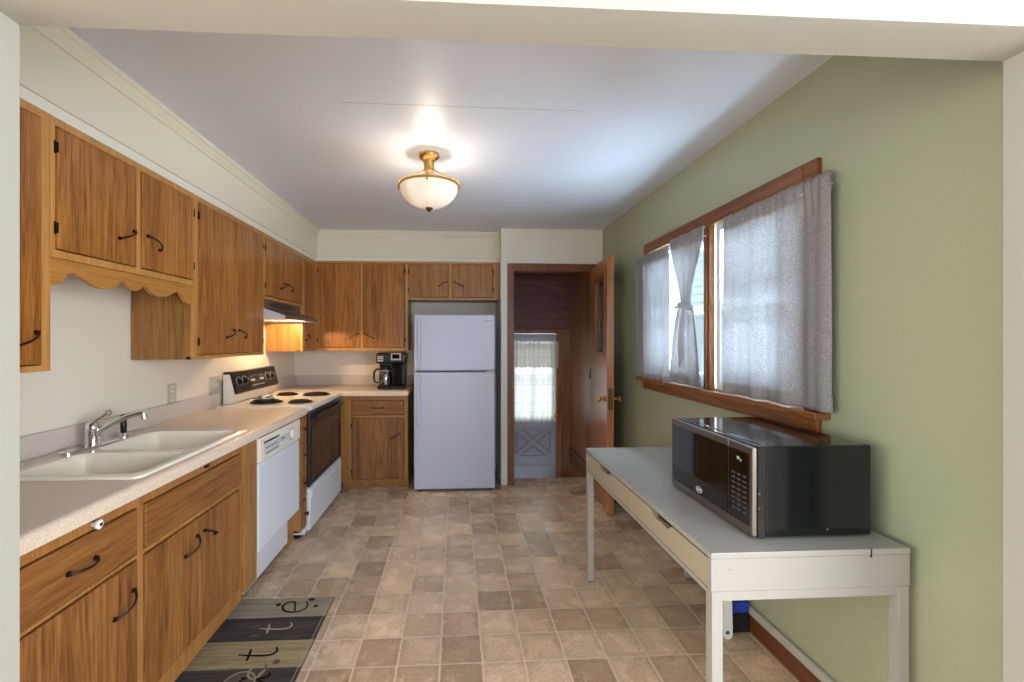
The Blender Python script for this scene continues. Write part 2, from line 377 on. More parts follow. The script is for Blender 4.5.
    def sheet(s, fn, nu, nv):
        g = [[s.bm.verts.new(fn(i / nu, j / nv)) for i in range(nu + 1)] for j in range(nv + 1)]
        for j in range(nv):
            for i in range(nu): s.bm.faces.new((g[j][i], g[j][i + 1], g[j + 1][i + 1], g[j + 1][i]))
        return s
    def build(s, name, mat, parent=None, loc=None, smooth=False, recalc=True):
        if s.T:
            for v in s.bm.verts: v.co = Vector(s.T(*v.co))
        o0 = Vector(loc) if loc is not None else Vector(ORG.get(parent.name, (0, 0, 0)) if parent else (0, 0, 0))
        for v in s.bm.verts: v.co -= o0
        if recalc: bmesh.ops.recalc_face_normals(s.bm, faces=s.bm.faces[:])
        me = bpy.data.meshes.new(name)
        if smooth:
            for f in s.bm.faces: f.smooth = True
            for e in s.bm.edges:
                if len(e.link_faces) == 2 and e.calc_face_angle(0) > math.radians(38): e.smooth = False
        s.bm.to_mesh(me); s.bm.free(); me.materials.append(mat)
        o = bpy.data.objects.new(name, me); C.objects.link(o)
        if parent: o.parent = parent
        else: o.location = o0
        ORG[o.name] = tuple(o0)
        return o

def tag(o, label, cat, group=None, kind=None):
    o['label'] = label; o['category'] = cat
    if group: o['group'] = group
    if kind: o['kind'] = kind
    return o
def thing(name, label, cat, loc, group=None, kind=None):
    o = bpy.data.objects.new(name, None); C.objects.link(o); o.location = loc; o.empty_display_size = 0.1
    ORG[o.name] = tuple(loc); return tag(o, label, cat, group, kind)
def struct(name, mb, mat, label, cat, **k):
    return tag(mb.build(name, mat, None, (0, 0, 0), **k), label, cat, kind='structure')

# ------------------------------------------------------------------ dimensions (metres)
XL, XR, YB, ZC = -1.68, 1.40, 4.78, 2.44
FX = -1.36            # face of the left wall cabinets and soffit
FY = 4.45             # face of the back wall cabinets and soffit
BX = -1.06            # face of the left base cabinets
BY = 4.19             # face of the back base cabinet
DW_Y = 4.27           # wall with the doorway

# ------------------------------------------------------------------ room shell
struct('floor', MB().box(-2.6, 1.56, -3.2, 4.47, -0.1, 0).box(-1.8, 0.46, 4.47, 4.92, -0.1, 0), M['floor'], 'brown stone-look tile floor of the kitchen', 'floor')
struct('ceiling', MB().box(-2.6, 2.6, -3.2, 5.5, ZC, ZC + 0.1), M['ceil'], 'off-white painted plaster ceiling', 'ceiling')
struct('wall_left', MB().box(XL - 0.12, XL, 1.0, YB, 0, ZC), M['white_wall'], 'white painted wall behind the long counter', 'wall')
struct('wall_back', MB().box(XL - 0.12, 0.42, YB, YB + 0.12, 0, ZC), M['white_wall'], 'white painted wall behind the coffee maker and refrigerator', 'wall')
# right wall with window opening
WY0, WY1, WZ0, WZ1 = 1.73, 3.20, 1.11, 2.01
mb = MB(); t0, t1 = XR, XR + 0.16
mb.box(t0, t1, 1.0, WY0, 0, ZC); mb.box(t0, t1, WY1, 4.40, 0, ZC); mb.box(t0, t1, WY0, WY1, 0, WZ0); mb.box(t0, t1, WY0, WY1, WZ1, ZC)
struct('wall_right', mb, M['green'], 'sage green painted wall around the curtained window', 'wall')
# doorway wall
mb = MB(); y0, y1 = DW_Y, DW_Y + 0.13
mb.box(0.42, 0.515, y0, y1, 0, ZC); mb.box(1.305, XR, y0, y1, 0, ZC); mb.box(0.515, 1.305, y0, y1, 2.055, ZC); mb.box(0.42, 0.515, y1, YB + 0.12, 0, ZC)
struct('wall_doorway', mb, M['trim_white'], 'white wall above and beside the open doorway', 'wall')
# cased opening towards the camera
mb = MB(); mb.box(-2.6, -0.917, 0.885, 1.0, 0, ZC); mb.box(1.295, 2.6, 0.885, 1.0, 0, ZC); mb.box(-0.917, 1.295, 0.885, 1.0, 2.045, ZC)
struct('wall_opening', mb, M['beam'], 'cream wall with the wide cased opening nearest the camera', 'wall')
# dining room behind the camera
mb = MB()
for xa_, xb_, wa_, wb_ in ((-2.7, -2.6, -1.95, 0.45), (2.6, 2.7, -2.65, 0.15)):      # side walls, openings cut for the added fill lamps
    mb.box(xa_, xb_, -3.2, wa_, 0, ZC); mb.box(xa_, xb_, wb_, 0.885, 0, ZC); mb.box(xa_, xb_, wa_, wb_, 0, 0.65); mb.box(xa_, xb_, wa_, wb_, 2.2, ZC)
mb.box(-2.6, -1.15, -3.2, -3.1, 0, ZC); mb.box(1.55, 2.6, -3.2, -3.1, 0, ZC); mb.box(-1.15, 1.55, -3.2, -3.1, 0, 0.65); mb.box(-1.15, 1.55, -3.2, -3.1, 2.25, ZC)
struct('wall_dining', mb, M['dining'], 'plain walls of the adjoining dining room with a rear window and added side openings', 'wall')
struct('floor_dining', MB().box(1.56, 2.6, -3.2, 0.885, -0.1, 0), M['floor'], 'floor of the adjoining dining room', 'floor')
# soffits, crown and trim
struct('wall_soffit', MB().box(XL, FX, 1.0, YB, 2.137, 2.176).box(XL, FX + 0.014, 1.0, YB, 2.176, ZC), M['soffit'], 'cream boxed soffit above the left wall cabinets', 'soffit')
struct('wall_soffit_rear', MB().box(FX, 0.42, FY, YB, 2.149, 2.185).box(FX + 0.014, 0.42, FY - 0.014, YB, 2.185, ZC), M['soffit'], 'cream boxed soffit above the cabinets on the back wall', 'soffit')
def crown(mapf, a0, a1):
    prof = [(0.010, 2.375), (0.022, 2.375), (0.024, 2.384), (0.019, 2.389), (0.037, 2.417), (0.045, 2.421), (0.045, 2.44), (0.010, 2.44)]
    mb = MB(mapf); mb.prism([(d, z) for d, z in prof], 'X', a0, a1); return mb
LT = lambda a, d, z: (FX + d, a, z)       # run along the left wall: a -> Y, d out of the face -> X
BT = lambda a, d, z: (a, FY - d, z)       # run along the back wall: a -> X, d out of the face -> -Y
struct('trim_1', crown(LT, 1.0, FY), M['soffit'], 'cream crown moulding along the left soffit', 'moulding')
struct('trim_2', crown(BT, FX, 0.42), M['soffit'], 'cream crown moulding along the back soffit', 'moulding')
struct('trim_3', MB(LT).box(1.0, FY - 0.006, 0, 0.006, 2.137, 2.1755, 0.001), M['trim_white'], 'white flat strip under the left soffit', 'trim')
struct('trim_4', MB(BT).box(FX, 0.42, 0, 0.006, 2.149, 2.1845, 0.001), M['trim_white'], 'white flat strip under the back soffit', 'trim')
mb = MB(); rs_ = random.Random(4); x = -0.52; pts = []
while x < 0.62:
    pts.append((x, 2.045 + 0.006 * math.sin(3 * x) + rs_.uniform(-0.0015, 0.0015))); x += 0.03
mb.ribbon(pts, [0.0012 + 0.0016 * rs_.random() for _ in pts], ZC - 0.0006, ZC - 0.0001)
struct('trim_11', mb, plain('plaster_crack_shade', (150, 146, 142), 0.8), 'hairline plaster seam across the ceiling in front of the lamp', 'seam')  # seam drawn as a grey line, shade of its gap put into the colour
# doorway casing
mb = MB(); cy0, cy1 = DW_Y - 0.018, DW_Y
mb.box(0.480, 0.542, cy0, cy1, 0, 2.108, 0.004); mb.box(0.542, 1.278, cy0, cy1, 2.034, 2.108, 0.004); mb.box(1.278, 1.345, cy0, cy1, 0, 2.108, 0.004)
mb.box(0.515, 0.542, DW_Y, DW_Y + 0.13, 0, 2.034); mb.box(1.278, 1.305, DW_Y, DW_Y + 0.13, 0, 2.034); mb.box(0.515, 1.305, DW_Y, DW_Y + 0.13, 2.034, 2.055)
struct('trim_5', mb, M['trimwood_z'], 'brown wood casing around the doorway', 'casing')
struct('baseboard_right', MB().box(XR - 0.016, XR, 1.0, 4.25, 0, 0.085, 0.003), M['basewood'], 'brown wood baseboard along the green wall', 'baseboard')
struct('trim_6', MB().box(XR - 0.022, XR, 1.0, 4.25, 0.085, 0.125, 0.008), M['beam'], 'cream cap strip on the baseboard of the green wall', 'trim')

# ------------------------------------------------------------------ rear hall
HY = 5.14
struct('wall_hall_right', MB().box(1.305, 1.40, 4.40, HY + 0.1, -0.6, ZC), M['panelwood'], 'brown wood panelled side wall of the rear entry', 'wall')
struct('wall_hall_left', MB().box(0.40, 0.515, YB + 0.12, HY + 0.1, -0.6, ZC), M['panelwood'], 'wood panelled left wall of the rear entry', 'wall')
struct('wall_hall_rear', MB().box(0.515, 1.305, HY, HY + 0.1, 1.50, ZC), M['plank'], 'dark red-brown plank wall above the outside door', 'wall')
struct('floor_hall', MB().box(0.515, 1.305, 4.47, HY + 0.1, -0.70, -0.60).box(0.515, 1.305, 4.471, 4.70, -0.60, -0.22), M['floor'], 'landing and step below the kitchen floor by the outside door', 'floor')
struct('baseboard_hall', MB().box(1.287, 1.305, 4.40, HY, -0.02, 0.15, 0.004), M['basewood'], 'wood skirting on the panelled wall of the rear entry', 'baseboard')
struct('trim_7', MB().box(1.139, 1.20, HY - 0.03, HY + 0.004, -0.6, 1.50, 0.004).box(0.515, 1.143, HY - 0.03, HY, 1.452, 1.50, 0.004).box(1.139, 1.305, HY, HY + 0.1, -0.6, 1.5).box(0.515, 1.305, HY + 0.0045, HY + 0.1, 1.452, 1.5), M['panelwood'], 'dark wood frame around the outside door', 'casing')
# outside door (pale grey, half glazed, crossbuck)
D0, D1 = 0.518, 1.137
d = thing('door_2', 'pale grey outside door with curtained window and crossbuck panel', 'door', (0.83, HY + 0.03, -0.6), kind='structure')
mb = MB(); ya, yb = HY + 0.005, HY + 0.045
wx0, wx1, wz0, wz1 = 0.66, 1.085, 0.50, 1.345
mb.box(D0, wx0, ya, yb, -0.6, 1.45); mb.box(wx1, D1, ya, yb, -0.6, 1.45); mb.box(wx0, wx1, ya, yb, wz1, 1.45); mb.box(wx0, wx1, ya, yb, -0.6, wz0)
mb.build('door_slab', M['extdoor'], d)
mb = MB(); bx0, bx1, bz0, bz1 = 0.655, 1.09, 0.03, 0.385; yc = HY + 0.005
def bar(mb, p, q, wd, y0, y1):
    p = Vector(p); q = Vector(q); t = (q - p).normalized(); n = Vector((-t.y, t.x)) * wd / 2
    mb.prism([tuple(p + n), tuple(q + n), tuple(q - n), tuple(p - n)], 'Y', y0, y1)
cx_, cz_ = (bx0 + bx1) / 2, (bz0 + bz1) / 2
def field(mb, tri):
    # raised triangular field with a sloping rim
    g = Vector((sum(p[0] for p in tri) / 3, sum(p[1] for p in tri) / 3))
    o_ = [g + (Vector(p) - g) * 0.80 for p in tri]; i_ = [g + (Vector(p) - g) * 0.62 for p in tri]; n_ = [g + (Vector(p) - g) * 0.52 for p in tri]
    vs = [(p.x, yc, p.y) for p in o_] + [(p.x, yc - 0.016, p.y) for p in i_] + [(p.x, yc - 0.006, p.y) for p in n_]
    fs = []
    for k in range(3):
        k2 = (k + 1) % 3; fs += [(k, k2, 3 + k2, 3 + k), (3 + k, 3 + k2, 6 + k2, 6 + k)]
    mb._add(vs, fs + [(6, 7, 8)])
for tri in (((bx0, bz1), (bx1, bz1), (cx_, cz_)), ((bx0, bz0), (bx1, bz0), (cx_, cz_)), ((bx0, bz0), (bx0, bz1), (cx_, cz_)), ((bx1, bz0), (bx1, bz1), (cx_, cz_))): field(mb, tri)
mb.box(bx0, bx1, yc - 0.008, yc, -0.5, -0.06, 0.004)
mb.build('crossbuck_panel', M['extdoor'], d)
MB().box(wx0, wx1, HY + 0.022, HY + 0.028, wz0, wz1).build('pane', M['glass_win'], d)
mb = MB(); mb.box(wx0 - 0.012, wx1 + 0.012, yc - 0.008, yc, wz0 - 0.015, wz0); mb.box(wx0 - 0.012, wx1 + 0.012, yc - 0.008, yc, wz1, wz1 + 0.015)
mb.box(0.865, 0.878, HY + 0.012, HY + 0.035, wz0, wz1); mb.box(wx0, wx1, HY + 0.012, HY + 0.035, 0.93, 0.945)
mb.build('glazing_bars', M['extdoor'], d)
MB().cyl((1.116, yc, 0.52), (1.116, yc - 0.05, 0.52), 0.012).lathe([(0.002, -0.085), (0.022, -0.08), (0.027, -0.066), (0.018, -0.05), (0.012, -0.045)], (1.116, yc, 0.52), 'Y', 16).build('knob', M['brass'], d, smooth=True)
def sheer(name, label, x0, x1, z0, z1, amp, nf, ph, y):
    def fn(u, v):
        a = amp * (0.35 + 0.65 * v)
        return (x0 + (x1 - x0) * u + 0.004 * math.sin(nf * 2 * PI * u * 0.7 + 1), y + a * math.sin(nf * 2 * PI * u + ph + 0.6 * math.sin(5 * u)) , z1 - (z1 - z0) * v + (0.006 * math.sin(nf * 2 * PI * u) if v > 0.99 or v < 0.01 else 0))
    o = MB().sheet(fn, 90, 14).build(name, M['sheer'], None, ((x0 + x1) / 2, y, z0), smooth=True, recalc=False)
    return tag(o, label, 'curtain')
sheer('door_curtain', 'sheer plaid cafe curtain covering the outside door window', 0.60, 1.118, 0.45, 1.32, 0.012, 9, 0.3, HY - 0.055)
sheer('door_valance', 'short gathered plaid valance across the top of the outside door window', 0.585, 1.150, 1.07, 1.365, 0.014, 11, 1.2, HY - 0.085)
tag(MB().cyl((0.57, HY - 0.07, 1.325), (1.155, HY - 0.07, 1.325), 0.006).build('curtain_rod', M['brass'], None, (0.86, HY - 0.07, 1.325), smooth=True), 'thin rod carrying the plaid curtain on the outside door', 'curtain rod')

# open wooden door, swung into the kitchen along the green wall
hx, hy_ = 1.272, 4.235
ang = math.atan2(-0.775, -0.098); DL = 0.765; DT = 0.052
d = thing('door_1', 'brown wooden kitchen door standing open, small window at the top', 'door', (hx, hy_, 0.012), kind='structure')
ORG[d.name] = (0, 0, 0); d.rotation_euler = (0, 0, ang)
gx0, gx1, gz0, gz1 = 0.24, 0.655, 1.265, 1.875   # glass cut-out along the leaf
mb = MB(); mb.box(0, gx0, 0, DT, 0, 2.034); mb.box(gx1, DL, 0, DT, 0, 2.034); mb.box(gx0, gx1, 0, DT, 0, gz0); mb.box(gx0, gx1, 0, DT, gz1, 2.034)
mb.build('door_leaf', M['doorwood'], d)
mb = MB()
for y in (-0.008, DT - 0.002):
    mb.box(gx0 - 0.022, gx0 + 0.006, y, y + 0.01, gz0 - 0.03, gz1 + 0.03, 0.003); mb.box(gx1 - 0.006, gx1 + 0.022, y, y + 0.01, gz0 - 0.03, gz1 + 0.03, 0.003)
    mb.box(gx0, gx1, y, y + 0.01, gz0 - 0.03, gz0 + 0.006, 0.003); mb.box(gx0, gx1, y, y + 0.01, gz1 - 0.006, gz1 + 0.03, 0.003)
mb.build('glazing_bead', M['trimwood_z'], d)
MB().box(gx0, gx1, 0.017, 0.022, gz0, gz1).build('pane', M['glass_door'], d)
for sgn, y in ((-1, 0.0), (1, DT)):
    mb = MB(); mb.lathe([(0.026, 0), (0.026, sgn * 0.004), (0.02, sgn * 0.008), (0.010, sgn * 0.014), (0.010, sgn * 0.034), (0.02, sgn * 0.04), (0.027, sgn * 0.052), (0.024, sgn * 0.064), (0.008, sgn * 0.070)], (DL - 0.065, y, 0.90), 'Y', 20)
    mb.build('knob', M['brass'], d, smooth=True)
MB().box(DL, DL + 0.002, 0.008, DT - 0.008, 0.82, 0.99).build('latch_plate', M['brass_dark'], d)
for z in (0.2, 1.0, 1.8):
    MB().cyl((0.0, -0.006, z), (0.0, -0.006, z + 0.09), 0.007, seg=10).build('hinge', M['brass_dark'], d, smooth=True)

# ------------------------------------------------------------------ kitchen window
def sash_window(name, y0, y1, label):
    d = thing(name, label, 'window', (XR + 0.08, (y0 + y1) / 2, WZ0), kind='structure')
    z0, z1 = WZ0, WZ1; zm = 1.565; xa = XR + 0.018
    mb = MB()
    for (a, b, c, e) in ((y0, y0 + 0.035, z0, z1), (y1 - 0.035, y1, z0, z1), (y0 + 0.035, y1 - 0.035, z0, z0 + 0.035), (y0 + 0.035, y1 - 0.035, z1 - 0.035, z1)):
        mb.box(xa, xa + 0.09, a, b, c, e)
    mb.build('window_frame', M['vinyl'], d)
    for nm, x, za, zb in (('lower_sash', xa + 0.012, z0 + 0.036, zm + 0.02), ('upper_sash', xa + 0.05, zm - 0.02, z1 - 0.036)):
        mb = MB(); s = 0.042; ya, yb = y0 + 0.036, y1 - 0.036
        mb.box(x, x + 0.03, ya, ya + s, za, zb, 0.003); mb.box(x, x + 0.03, yb - s, yb, za, zb, 0.003)
        mb.box(x, x + 0.03, ya + s, yb - s, za, za + s, 0.003); mb.box(x, x + 0.03, ya + s, yb - s, zb - s, zb, 0.003)
        o = mb.build('sash', M['vinyl'], d)
        MB().box(x + 0.013, x + 0.017, ya + s, yb - s, za + s, zb - s).build('pane', M['glass_win'], o)
    MB().box(xa - 0.004, xa + 0.012, (y0 + y1) / 2 - 0.03, (y0 + y1) / 2 + 0.03, zm + 0.02, zm + 0.034, 0.003).build('sash_lock', M['brass_dark'], d)
sash_window('window_1', 2.457, WY1, 'left white double-hung window behind the tied curtain')
sash_window('window_2', WY0, 2.395, 'right white double-hung window behind the wide grey curtain')
struct('trim_8', MB().box(XR - 0.02, XR, WY0 - 0.075, WY0, WZ0, 2.085, 0.004).box(XR - 0.02, XR, WY1, WY1 + 0.07, WZ0, 2.085, 0.004)
       .box(XR - 0.022, XR + 0.0, WY0, WY1, 2.01, 2.085, 0.004), M['trimwood'], 'honey brown wood casing round the kitchen window', 'casing')
struct('trim_9', MB().box(XR - 0.02, XR + 0.014, 2.397, 2.455, WZ0, 2.01, 0.004).box(XR - 0.03, XR - 0.02, 2.414, 2.438, WZ0, 2.01, 0.003), M['trimwood_z'], 'brown wood post between the two window sashes', 'mullion')
struct('trim_10', MB().box(XR - 0.062, XR + 0.055, 1.615, 3.31, WZ0 - 0.028, WZ0, 0.005).box(XR - 0.022, XR, 1.655, 3.27, WZ0 - 0.085, WZ0 - 0.028, 0.004), M['trimwood'], 'reddish brown wood sill and apron under the window', 'sill')

# outside: neighbour's clapboard wall and ground
mb = MB()
for k in range(30):
    z = 0.0 + k * 0.15
    mb.prism([(4.6, z), (4.575, z), (4.6, z + 0.15)], 'Y', -1.0, 9.0)
mb.box(4.6, 4.8, -1, 9, -0.8, 4.5)
struct('wall_neighbour', mb, M['siding'], "neighbouring house's pale clapboard wall seen through the window", 'wall')
struct('ground', MB().box(1.7, 12, -4, 14, -0.9, -0.8).box(-4, 1.7, 5.4, 14, -0.9, -0.8), M['ground'], 'yard ground outside', 'ground')

# curtains on the green wall
CX = 1.354
def curtain(name, label, y0, y1, z0, z1, fold, amp, seed, shape=None, wrap=None, group=None):
    rnd = random.Random(seed); ph = [rnd.uniform(0, 6.28) for _ in range(4)]
    nu = 120; nv = 46
    def fn(u, v):
        a, b = (y0, y1) if shape is None else shape(v)
        # even spacing warped so that folds differ in width
        uu = u + 0.018 * math.sin(2 * PI * u * 2.3 + ph[0]) * math.sin(PI * u)
        y = a + (b - a) * uu
        hd = math.exp(-((v - 0.075) / 0.012) ** 2)
        k = amp * (0.55 + 0.45 * v)
        wv = math.sin(2 * PI * fold * u + ph[1] + 0.5 * math.sin(3 * v + ph[2])) + 0.45 * math.sin(2 * PI * fold * 1.9 * u + ph[3])
        small = 0.006 * math.sin(2 * PI * fold * 4.3 * u + ph[2]) * max(0, 1 - v * 5)
        x = CX + k * wv + small - 0.0 * hd
        if v < 0.075: x = CX + (k * wv + small) * 0.6
        z = z1 - (z1 - z0) * v
        if v < 0.01: z += 0.004 * math.sin(2 * PI * fold * 4.3 * u)
        x += -0.006 * math.exp(-((v - 0.04) / 0.02) ** 2)
        if wrap is not None:
            t = max(0.0, (u - 0.93) / 0.07) if wrap == 1 else max(0.0, (0.07 - u) / 0.07)
            x = x * (1 - t) + (XR - 0.008) * t if t > 0 else x
            if t > 0: y = (a if wrap == 0 else b) + (y - (a if wrap == 0 else b)) * (1 - t * t)
        return (x, y, z)
    o = MB().sheet(fn, nu, nv).build(name, M['curtain'], None, (CX, (y0 + y1) / 2, z0), smooth=False, recalc=False)
    for f in o.data.polygons: f.use_smooth = True
    so = o.modifiers.new('cloth', 'SOLIDIFY'); so.thickness = 0.0025
    ORG[o.name] = (CX, (y0 + y1) / 2, z0)
    for nm, va, vb in (('header_band', 0.0, 0.085), ('hem_band', 0.935, 1.0)):
        def fb(u, v, va=va, vb=vb):
            p = fn(u, va + (vb - va) * v); return (p[0] + 0.005, p[1], p[2])
        h = MB().sheet(fb, nu, 8).build(nm, M['curtain'], o, recalc=False, smooth=True)
        sh = h.modifiers.new('cloth', 'SOLIDIFY'); sh.thickness = 0.0015
    return tag(o, label, 'curtain', group)
curtain('window_curtain', 'straight grey linen curtain panel at the left end of the window', 3.345, 2.815, 1.09, 1.988, 3.6, 0.011, 3)
def tied(v):
    zt = 0.47
    if v < zt:
        k = (v / zt); k = k * k * (3 - 2 * k); hw = 0.19 + (0.05 - 0.19) * k; c = 2.586 + 0.005 * k
    else:
        k = min(1, (v - zt) / (1 - zt)); k = math.sqrt(k); hw = 0.055 + (0.185 - 0.055) * k; c = 2.591 + 0.008 * k
    return (c + hw, c - hw)
cur2 = curtain('window_curtain', 'grey linen curtain panel tied at the waist, left of the window post', 2.775, 2.395, 1.118, 2.010, 3.0, 0.0115, 5, tied)
mb = MB(); pts = []
for k in range(25):
    a = 2 * PI * k / 24; pts.append((CX - 0.006 + 0.024 * math.cos(a), 2.591 + 0.058 * math.sin(a), 1.585 + 0.012 * math.sin(a)))
mb.tube(pts, 0.013, 8, caps=False)
mb.build('tie_band', M['curtain_lining'], cur2, smooth=True)
def tail(u, v):
    return (CX - 0.034 + 0.006 * math.sin(4 * v + 2 * u), 2.575 + 0.045 * (u - 0.5) * (0.3 + 1.2 * v) + 0.035 * math.sin(2.6 * v) - 0.02 * v , 1.575 - 0.30 * v - 0.05 * u * v)
o = MB().sheet(tail, 10, 20).build('tie_tail', M['curtain_lining'], cur2, recalc=False, smooth=True)
so = o.modifiers.new('cloth', 'SOLIDIFY'); so.thickness = 0.003
curtain('window_curtain', 'wide grey linen curtain panel at the right end of the window, above the microwave', 2.212, 1.557, 1.118, 2.000, 3.4, 0.012, 11)
for nm, a, b, lb in (('curtain_rod', 3.335, 2.41, 'thin white rod in the header of the two left curtain panels'), ('curtain_rod', 2.20, 1.572, 'thin white rod in the header of the wide right curtain panel')):
    mb = MB(); mb.tube([(CX + 0.016, a, 1.955), (CX, a - 0.012, 1.955), (CX, b + 0.012, 1.955), (CX + 0.016, b, 1.955)], 0.003, 8)
    tag(mb.build(nm, M['whiteplastic'], None, (CX, (a + b) / 2, 1.955), smooth=True), lb, 'curtain rod')

# ------------------------------------------------------------------ cabinets
def arch_pull(mb, a, z, d, angle, L=0.092, H=0.025):
    ca, sa = math.cos(angle), math.sin(angle)
    P = lambda s, h: (a + s * ca, d + h, z + s * sa)
    mb.tube([P(-L / 2 + L * k / 12, 0.006 + H * math.sin(PI * k / 12) ** 0.8) for k in range(13)], [0.0030 + 0.0014 * abs(k - 6) / 6 for k in range(13)], 8)
    for s in (-L / 2, L / 2):
        mb.cyl(P(s, 0), P(s, 0.010), 0.0085, 0.006, 12)
    return mb
def knob(mb, a, z, d, r=0.014):
    mb.lathe([(r * .6, 0), (r * .45, 0.012), (r, 0.018), (r * .9, 0.025), (r * .3, 0.028)], (a, d, z), 'Y', 14)
    return mb
def frame_cells(mb, a0, a1, z0, z1, holes, d0, d1):
    A = sorted({a0, a1, *[h[0] for h in holes], *[h[1] for h in holes]}); Z = sorted({z0, z1, *[h[2] for h in holes], *[h[3] for h in holes]})
    for i in range(len(A) - 1):
        j = 0
        while j < len(Z) - 1:
            def free(j):
                ca, cz = (A[i] + A[i + 1]) / 2, (Z[j] + Z[j + 1]) / 2
                return not any(h[0] < ca < h[1] and h[2] < cz < h[3] for h in holes)
            if not free(j): j += 1; continue
            k = j
            while k < len(Z) - 1 and free(k): k += 1
            mb.box(A[i], A[i + 1], d0, d1, Z[j], Z[k]); j = k
G = 0.0045
def cabinet(name, label, T, a0, a1, z0, z1, depth, fronts, mats, frame_z0=None, toe=None, well=None, cat='cabinet', base=None):
    """fronts: (kind, a0, a1, z0, z1, handle(a,z,angle) or None, hinge side)"""
    loc = T(*(base or ((a0 + a1) / 2, -depth / 2, z0)))
    c = thing(name, label, cat, loc)
    mdoor, mframe, mside, mdraw = mats
    bz = z0 if toe is None else z0 + toe
    mb = MB(T); mb.box(a0, a1, -depth, -0.040, bz, z1 if well is None else well); mb.box(a0, a1, -0.040, -0.019, bz, bz + 0.015)
    for q0, q1 in ((a0, a0 + 0.012), (a1 - 0.012, a1)): mb.box(q0, q1, -0.040, -0.019, bz, z1)
    if toe is not None: mb.box(a0, a1, -depth, -0.085, z0, bz)
    mb.build('carcass', mside, c)
    mb = MB(T); frame_cells(mb, a0, a1, bz if frame_z0 is None else frame_z0, z1, [(f[1] - G, f[2] + G, f[3] - G, f[4] + G) for f in fronts], -0.019, 0.0)
    mb.build('face_frame', mframe, c)
    for kind, fa0, fa1, fz0, fz1, hd, hs in fronts:
        mb = MB(T); mb.box(fa0, fa1, -0.014, 0.007, fz0, fz1, 0.004)
        f = mb.build('drawer' if kind == 'drawer' else ('false_front' if kind == 'panel' else 'door'), mdraw if kind in ('drawer', 'panel') else mdoor, c)
        if hd: 
            if len(hd) == 3: arch_pull(MB(T), hd[0], hd[1], 0.007, hd[2]).build('handle', M['pull'], f, smooth=True) if True else None
            else: knob(MB(T), hd[0], hd[1], 0.007).build('knob', M['pull'], f, smooth=True)
        if hs:
            ae, sg = (fa0, -1) if hs == 'lo' else (fa1, 1)
            for zz in (fz0 + 0.07, fz1 - 0.07):
                mb = MB(T); mb.cyl((ae + sg * 0.002, 0.006, zz - 0.018), (ae + sg * 0.002, 0.006, zz + 0.018), 0.0035, seg=8)
                mb.box(ae + sg * 0.003, ae + sg * 0.010, 0.0, 0.0018, zz - 0.022, zz + 0.022, 0.0006)
                mb.build('hinge', M['pull'], f, smooth=True)
    return c
UP = (M['up_door'], M['up_frame'], M['up_side'], M['up_door'])
ZT, ZB, ZS = 2.136, 1.28, 1.664
ZR = 2.148
S = math.radians(30)
def H_(a, z, s): return (a, z, s)
D_up = 0.315
c = cabinet('wall_cabinet', 'tall honey oak wall cabinet cut off by the left edge of the opening', LT, 1.0, 1.589, ZB, ZT, D_up,
        [('door', 1.03, 1.552, ZB + 0.024, 2.108, H_(1.49, 1.385, S), None)], UP)
c = cabinet('wall_cabinet', 'short two-door oak wall cabinet with scalloped valance above the sink', LT, 1.590, 2.419, ZS, ZT, D_up,
        [('door', 1.612, 1.991, ZS + 0.03, 2.108, H_(1.93, 1.815, S), 'lo'), ('door', 2.024, 2.405, ZS + 0.03, 2.108, H_(2.095, 1.815, -S), 'hi')], UP)
prof = []
N = 61
def scallop(s):
    s = abs(s)
    pts = [(0, 1.592), (0.05, 1.594), (0.10, 1.606), (0.15, 1.628), (0.19, 1.618), (0.25, 1.598), (0.35, 1.584), (0.45, 1.582), (0.55, 1.590), (0.65, 1.608), (0.74, 1.622), (0.80, 1.618), (0.86, 1.592), (0.90, 1.574), (0.94, 1.568), (1.0, 1.566)]
    for (s0, v0), (s1, v1) in zip(pts, pts[1:]):
        if s0 <= s <= s1: return v0 + (v1 - v0) * (s - s0) / (s1 - s0)
    return pts[-1][1]
va0, va1 = 1.591, 2.402
mb = MB(LT)
for i in range(N - 1):
    s0, s1 = -1 + 2 * i / (N - 1), -1 + 2 * (i + 1) / (N - 1); f = lambda s: va0 + (va1 - va0) * (s + 1) / 2
    mb.prism([(f(s0), scallop(s0)), (f(s1), scallop(s1)), (f(s1), 1.663), (f(s0), 1.663)], 'Y', -0.026, -0.008)
bmesh.ops.remove_doubles(mb.bm, verts=mb.bm.verts[:], dist=1e-5)
mb.build('valance', M['valance'], c)
cabinet('wall_cabinet', 'tall two-door oak wall cabinet between the valance and the range hood', LT, 2.420, 3.262, ZB, ZT, D_up,
        [('door', 2.458, 2.838, ZB + 0.024, 2.108, H_(2.775, 1.42, S), 'lo'), ('door', 2.858, 3.235, ZB + 0.024, 2.108, H_(2.925, 1.42, -S), 'hi')], UP)
cabinet('wall_cabinet', 'short two-door oak wall cabinet over the range hood', LT, 3.264, 4.058, 1.672, ZT, D_up,
        [('door', 3.285, 3.655, 1.70, 2.108, H_(3.59, 1.80, S), 'lo'), ('door', 3.668, 4.040, 1.70, 2.108, H_(3.735, 1.80, -S), None)], UP)
cabinet('wall_cabinet', 'narrow oak corner wall cabinet beyond the range hood', LT, 4.060, 4.449, ZB, ZT, D_up,
        [('door', 4.085, 4.345, ZB + 0.024, 2.108, H_(4.15, 1.40, S), None)], UP)
cabinet('wall_cabinet', 'two-door oak wall cabinet above the coffee maker', BT, -1.358, -0.477, 1.276, ZR, 0.325,
        [('door', -1.342, -0.942, 1.308, 2.122, H_(-1.00, 1.418, S), 'lo'), ('door', -0.908, -0.512, 1.308, 2.122, H_(-0.85, 1.418, -S), 'hi')], UP)
